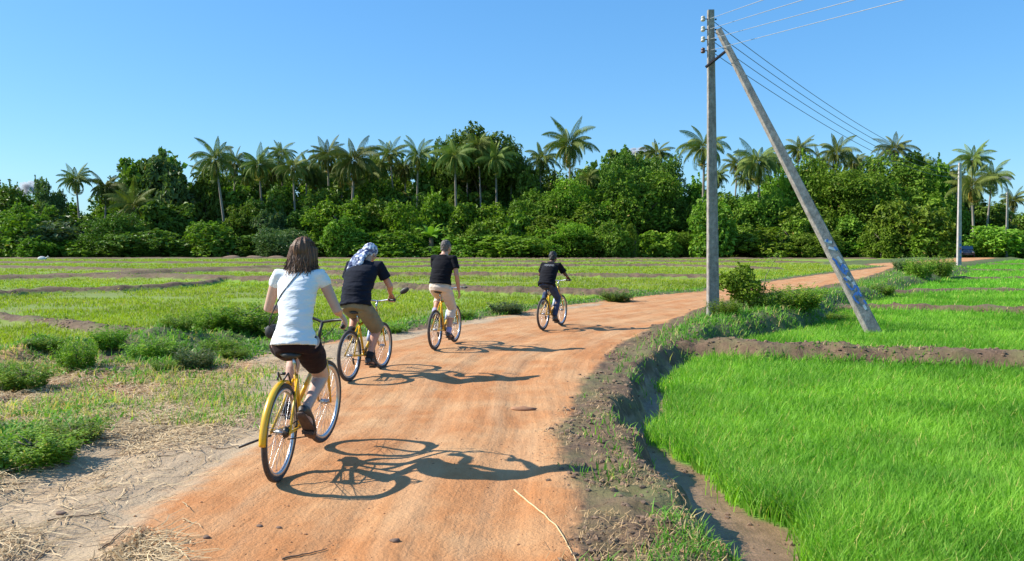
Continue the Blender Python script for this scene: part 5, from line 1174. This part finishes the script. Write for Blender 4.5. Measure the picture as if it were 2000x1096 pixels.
# strut
s0=P(1724,647,ZF_R+.16); s0.z=gz(s0.x,s0.y)-.25; s1=PD(1403,58,Yp-.10); so2=empty('pole_strut',(s0.x,s0.y,s0.z+.25)); O2=Vector(so2.location)
ls_=F/s0.y; b=MB(); X2,Y2_,U2=shaft(b,s0-O2,s1-O2,.30,.125,.20,.12,44); st=b.build('post',M_CONC,so2,False)
ax=(s1-s0); Nrm=-Y2_ if (-Y2_).y<0 else Y2_
def on_strut(t,x,off=.0):
    w_=(.30+(.125-.30)*t)/2; d_=(.20+(.12-.20)*t)/2; return s0+ax*t+X2*(x*w_)+Nrm*(d_+.003+off)-O2
def tpx(y):  # parameter along the strut at photo height y
    lo,hi=0,1
    for _ in range(30):
        m_=(lo+hi)/2; p=s0+ax*m_; v=p-Vector((0,0,CAM_H)); yy=H0/2-F*(v.z*cp+v.y*sp)/(v.y*cp-v.z*sp)
        if yy>y: lo=m_
        else: hi=m_
    return lo
M_BLUE=simple('blue_paint',(.03,.14,.50),.7,0,(.10,.22,.50),14); M_WHT=simple('white_paint',(.62,.68,.72),.8,0,(.42,.46,.50),14)
def stroke(b,pl,wd,off):
    for (a,c) in zip(pl[:-1],pl[1:]):
        pa=on_strut(tpx(a[1]),a[0],off); pc=on_strut(tpx(c[1]),c[0],off); d=(pc-pa); 
        if d.length<1e-6: continue
        n=d.normalized().cross(Nrm).normalized()*wd/2; e=d.normalized()*wd*.35; k=len(b.v); h=Nrm*.0015
        b.v+=[pa-n-e,pa+n-e,pc+n+e,pc-n+e,pa-n-e+h,pa+n-e+h,pc+n+e+h,pc-n+e+h]
        for f in ((4,5,6,7),(0,1,5,4),(1,2,6,5),(2,3,7,6),(3,0,4,7)): b.f.append(tuple(k+i for i in f))
for pl in ([(-.5,470),(-.1,474),(.3,476)],[(-.45,484),(.3,490)],[(.15,505),(.3,515)],[(.5,522),(.55,530)],[(.0,543),(.25,549)],[(.45,556),(.5,560)],[(.3,600),(.35,606)],[(.5,574),(.6,578)]): b=MB(); stroke(b,pl,.06,0); b.build('white_paint_patch',M_WHT,so2,False)
for pl in ([(-.35,472),(-.1,470)],[(.45,487),(.6,492)],[(-.8,504),(-.5,510),(-.6,514)],[(-.6,514),(-.45,524),(-.3,530)],[(-.1,530),(0,522),(.3,520),(.5,527)],[(-.3,532),(.0,537),(.35,532),(.5,534)],
 [(-.55,543),(-.35,548)],[(-.6,553),(-.5,560),(-.3,566),(.1,566)],[(.1,566),(.45,562),(.75,566)],[(.75,566),(.7,572)],[(-.35,576),(.1,574)],[(-.6,578),(-.55,586),(-.3,592)],[(.1,578),(.45,574),(.6,582)],[(.65,592),(.75,598)]): b=MB(); stroke(b,pl,.042,.003); b.build('painted_letter',M_BLUE,so2,False)
tag(so2,'slanting concrete strut with worn blue and white painted lettering, footed in the rice','pole strut')
# iron clamp joining pole and strut
a=PD(1379,131,Yp-.14); c=PD(1424,95,Yp-.17); cl=empty('iron_clamp',a); b=MB(); d=c-a
for k in (0,1):
    off=Vector((0,.03*k,0)); b.tube([off,off+d*.5,off+d],[(.016,.034)]*3,4,ref=(0,1,0))
b.build('crossbar',M_IRON,cl,False)
MB().tube([d*.93+Vector((0,-.03,0)),d*.93+Vector((0,.25,0))],.014,6).build('bolt',M_IRON,cl); MB().tube([d*.2+Vector((0,-.03,0)),d*.2+Vector((0,.3,0))],.014,6).build('bolt',M_IRON,cl)
tag(cl,'dark iron crossbar clamping the strut to the upright utility pole','clamp')
# far poles
def far_pole(px,by,ty,Y,wd,label,paint=False):
    q=PD(px,by,Y); g=gz(q.x,Y); t=PD(px+2,ty,Y); r=empty('utility_pole',(q.x,Y,g)); O=Vector((q.x,Y,g)); b=MB(); shaft(b,Vector((0,0,-.3)),t-O,wd,wd*.6,.22,.14,20); b.build('post',M_CONC if not paint else simple('pale_concrete',(.52,.47,.43),.9,0,(.36,.31,.29),4),r,False)
    H=t.z-g
    for i in range(4):
        z=H-.2-.28*i; br=MB().tube([(-.2,0,z),(.1,0,z)],.014,6).build('bracket',M_IRON,r); MB().ell((-.2,0,z),(.06,.06,.075),8,6).build('insulator',M_PORC,br)
    if paint:
        b=MB()
        for i,(z,h,w_,x) in enumerate(((1.05,.28,.10,.02),(1.5,.16,.12,-.01),(.62,.14,.08,.04),(2.0,.3,.06,-.05))): b.box((x-.0,-.135,z),(w_,.006,h))
        b.build('painted_mark',M_BLUE,r,False); b=MB()
        b.box((0,-.139,1.25),(.10,.006,.10)); b.build('red_mark',simple('red_paint',(.5,.08,.06),.7),r,False)
    tag(r,label,'utility pole','utility poles'); return Vector((t.x,Y,g)),H
fp,fH=far_pole(1873,517,318,57,.30,'pale concrete pole with red and blue marks, second along the road, before the palms',True)
fp2,fH2=far_pole(1966,492,375,97,.30,'thin grey utility pole, third and farthest, at the right edge of the wood')
M_WIRE=simple('dark_wire',(.10,.11,.14),.6,.3); M_WIREL=simple('aluminium_wire',(.60,.60,.62),.4,.6)
def wire(a,b_,sag,r,m,label,cat='wire',group=None,r2=None):
    n=40; pts=[]
    for i in range(n+1): t=i/n; p=a.lerp(b_,t); p.z-=sag*4*t*(1-t); pts.append(p-a)
    o=link('overhead_wire',MB().tube(pts,r if r2 is None else [r+(r2-r)*i/n for i in range(n+1)],6).mesh('wire',m),None,a); return tag(o,label,cat,group)
ordn=['topmost','second from the top','third from the top','lowest']
for i in range(4):
    wire(ins[i]+Vector((.16,-.02,0)),fp+Vector((-.2,0,fH-.2-.28*i)),.75,.008,M_WIRE,f'{ordn[i]} of four dark wires sloping down to the second pole','wire','dark wires sloping to the second pole',.014)
ex=[(1490,0),(1568,0),(1668,0),(1765,0)]
for i,(x,y) in enumerate(ex):
    a=ins[i]+Vector((.16,-.02,0)); n=PD(x,y,Yp*.62); d=(n-a); e=a+d*2.2; 
    wire(a,e,-.0,.0062,M_WIREL,f'{ordn[i]} of four pale wires rising to the top edge','wire','pale wires rising to the top edge')
# ---- parked car in the shade at the end of the road
def car(px,Y):
    q=PD(px,500,Y); g=gz(q.x,Y); r=empty('parked_car',(q.x,Y,g),(0,0,rad(-28))); M_CAR=simple('dark_car_paint',(.05,.06,.08),.25,.2,coat=.8); M_GL=simple('car_glass',(.12,.16,.2),.1,.0)
    b=MB(); b.tube([(0,-2.0,.62),(0,-1.9,.6),(0,-1.2,.62),(0,0,.64),(0,1.5,.62),(0,1.95,.58)],[(.66,.26),(.78,.34),(.82,.38),(.83,.38),(.82,.36),(.70,.28)],20,ref=(1,0,0)); b.tube([(0,-1.1,.95),(0,-.45,1.26),(0,.9,1.28),(0,1.6,.98)],[(.68,.06),(.60,.16),(.60,.16),(.66,.06)],16,ref=(1,0,0)); b.build('body',M_CAR,r)
    v=[(-.62,-1.22,.98),(.62,-1.22,.98),(.54,-.66,1.38),(-.54,-.66,1.38)]; v2=[(x,y-.03,z+.03) for x,y,z in v]
    link('windscreen',raw_mesh('windscreen',v+v2,[(0,1,2,3),(7,6,5,4),(0,4,5,1),(1,5,6,2),(2,6,7,3),(3,7,4,0)],M_GL),r)
    for s in (-1,1):
        MB().tube([(s*.62,-.6,1.15),(s*.62,.0,1.2),(s*.62,.8,1.15)],[(.02,.10),(.02,.14),(.02,.10)],8,ref=(1,0,0)).build('side_window',M_GL,r)
        MB().ell((s*.58,-2.12,.66),(.15,.06,.08),10,8).build('headlight',M_PORC,r)
        for y in (-1.25,1.25): w_=MB().ring((s*.74,y,.31),.22,.09,20,8).build('wheel',M_TYRE,r); MB().tube([(s*.70,y,.31),(s*.80,y,.31)],.15,12).build('hubcap',M_RIM,w_)
    MB().box((0,-2.19,.42),(1.3,.10,.14)).build('bumper',M_BLK,r,False)
    tag(r,'dark car parked in shade under the trees just right of the second pole','car')
car(1888,97)
# ---- small clouds low over the wood
M_CLOUD,nt_,b_=mat('cloud'); b_.inputs['Base Color'].default_value=(.85,.87,.9,1); b_.inputs['Roughness'].default_value=1
nt_.nodes.remove(b_); vs_=N(nt_,'ShaderNodeVolumePrincipled'); vs_.inputs['Color'].default_value=(.97,.97,1,1); vs_.inputs['Anisotropy'].default_value=.2
n_=noise_n(nt_,.035,4,.6,objco(nt_)); L(nt_,mth(nt_,'MULTIPLY',ramp(nt_,n_,.34,.55),.13),vs_.inputs['Density']); L(nt_,vs_.outputs[0],nt_.nodes['Material Output'].inputs['Volume'])
for i,(px,py,wp,hp,lb) in enumerate(((57,366,44,30,'small white cloud low above the trees near the left edge'),(1246,297,60,14,'faint flat cloud over the treetops left of the main pole'),(1935,352,70,20,'faint small cloud low at the right above the third pole'))):
    Y=2600; s=F/Y; c=PD(px,py,Y); b=MB(); r=random.Random(i+3)
    for k in range(12): b.ell((r.gauss(0,.22)*wp/s,r.gauss(0,.2)*wp/s,r.gauss(0,.16)*hp/s),(wp/s*.20,wp/s*.2,hp/s*(.2+.12*r.random())),12,8)
    o=b.build('cloud',M_CLOUD,None,fix=False); o.location=c; finish(o,.9,3) if False else None; 
    for v in o.data.vertices: v.co+=v.normal*(3.0*mnoise.noise(v.co*.08))
    tag(o,lb,None,None,'structure')
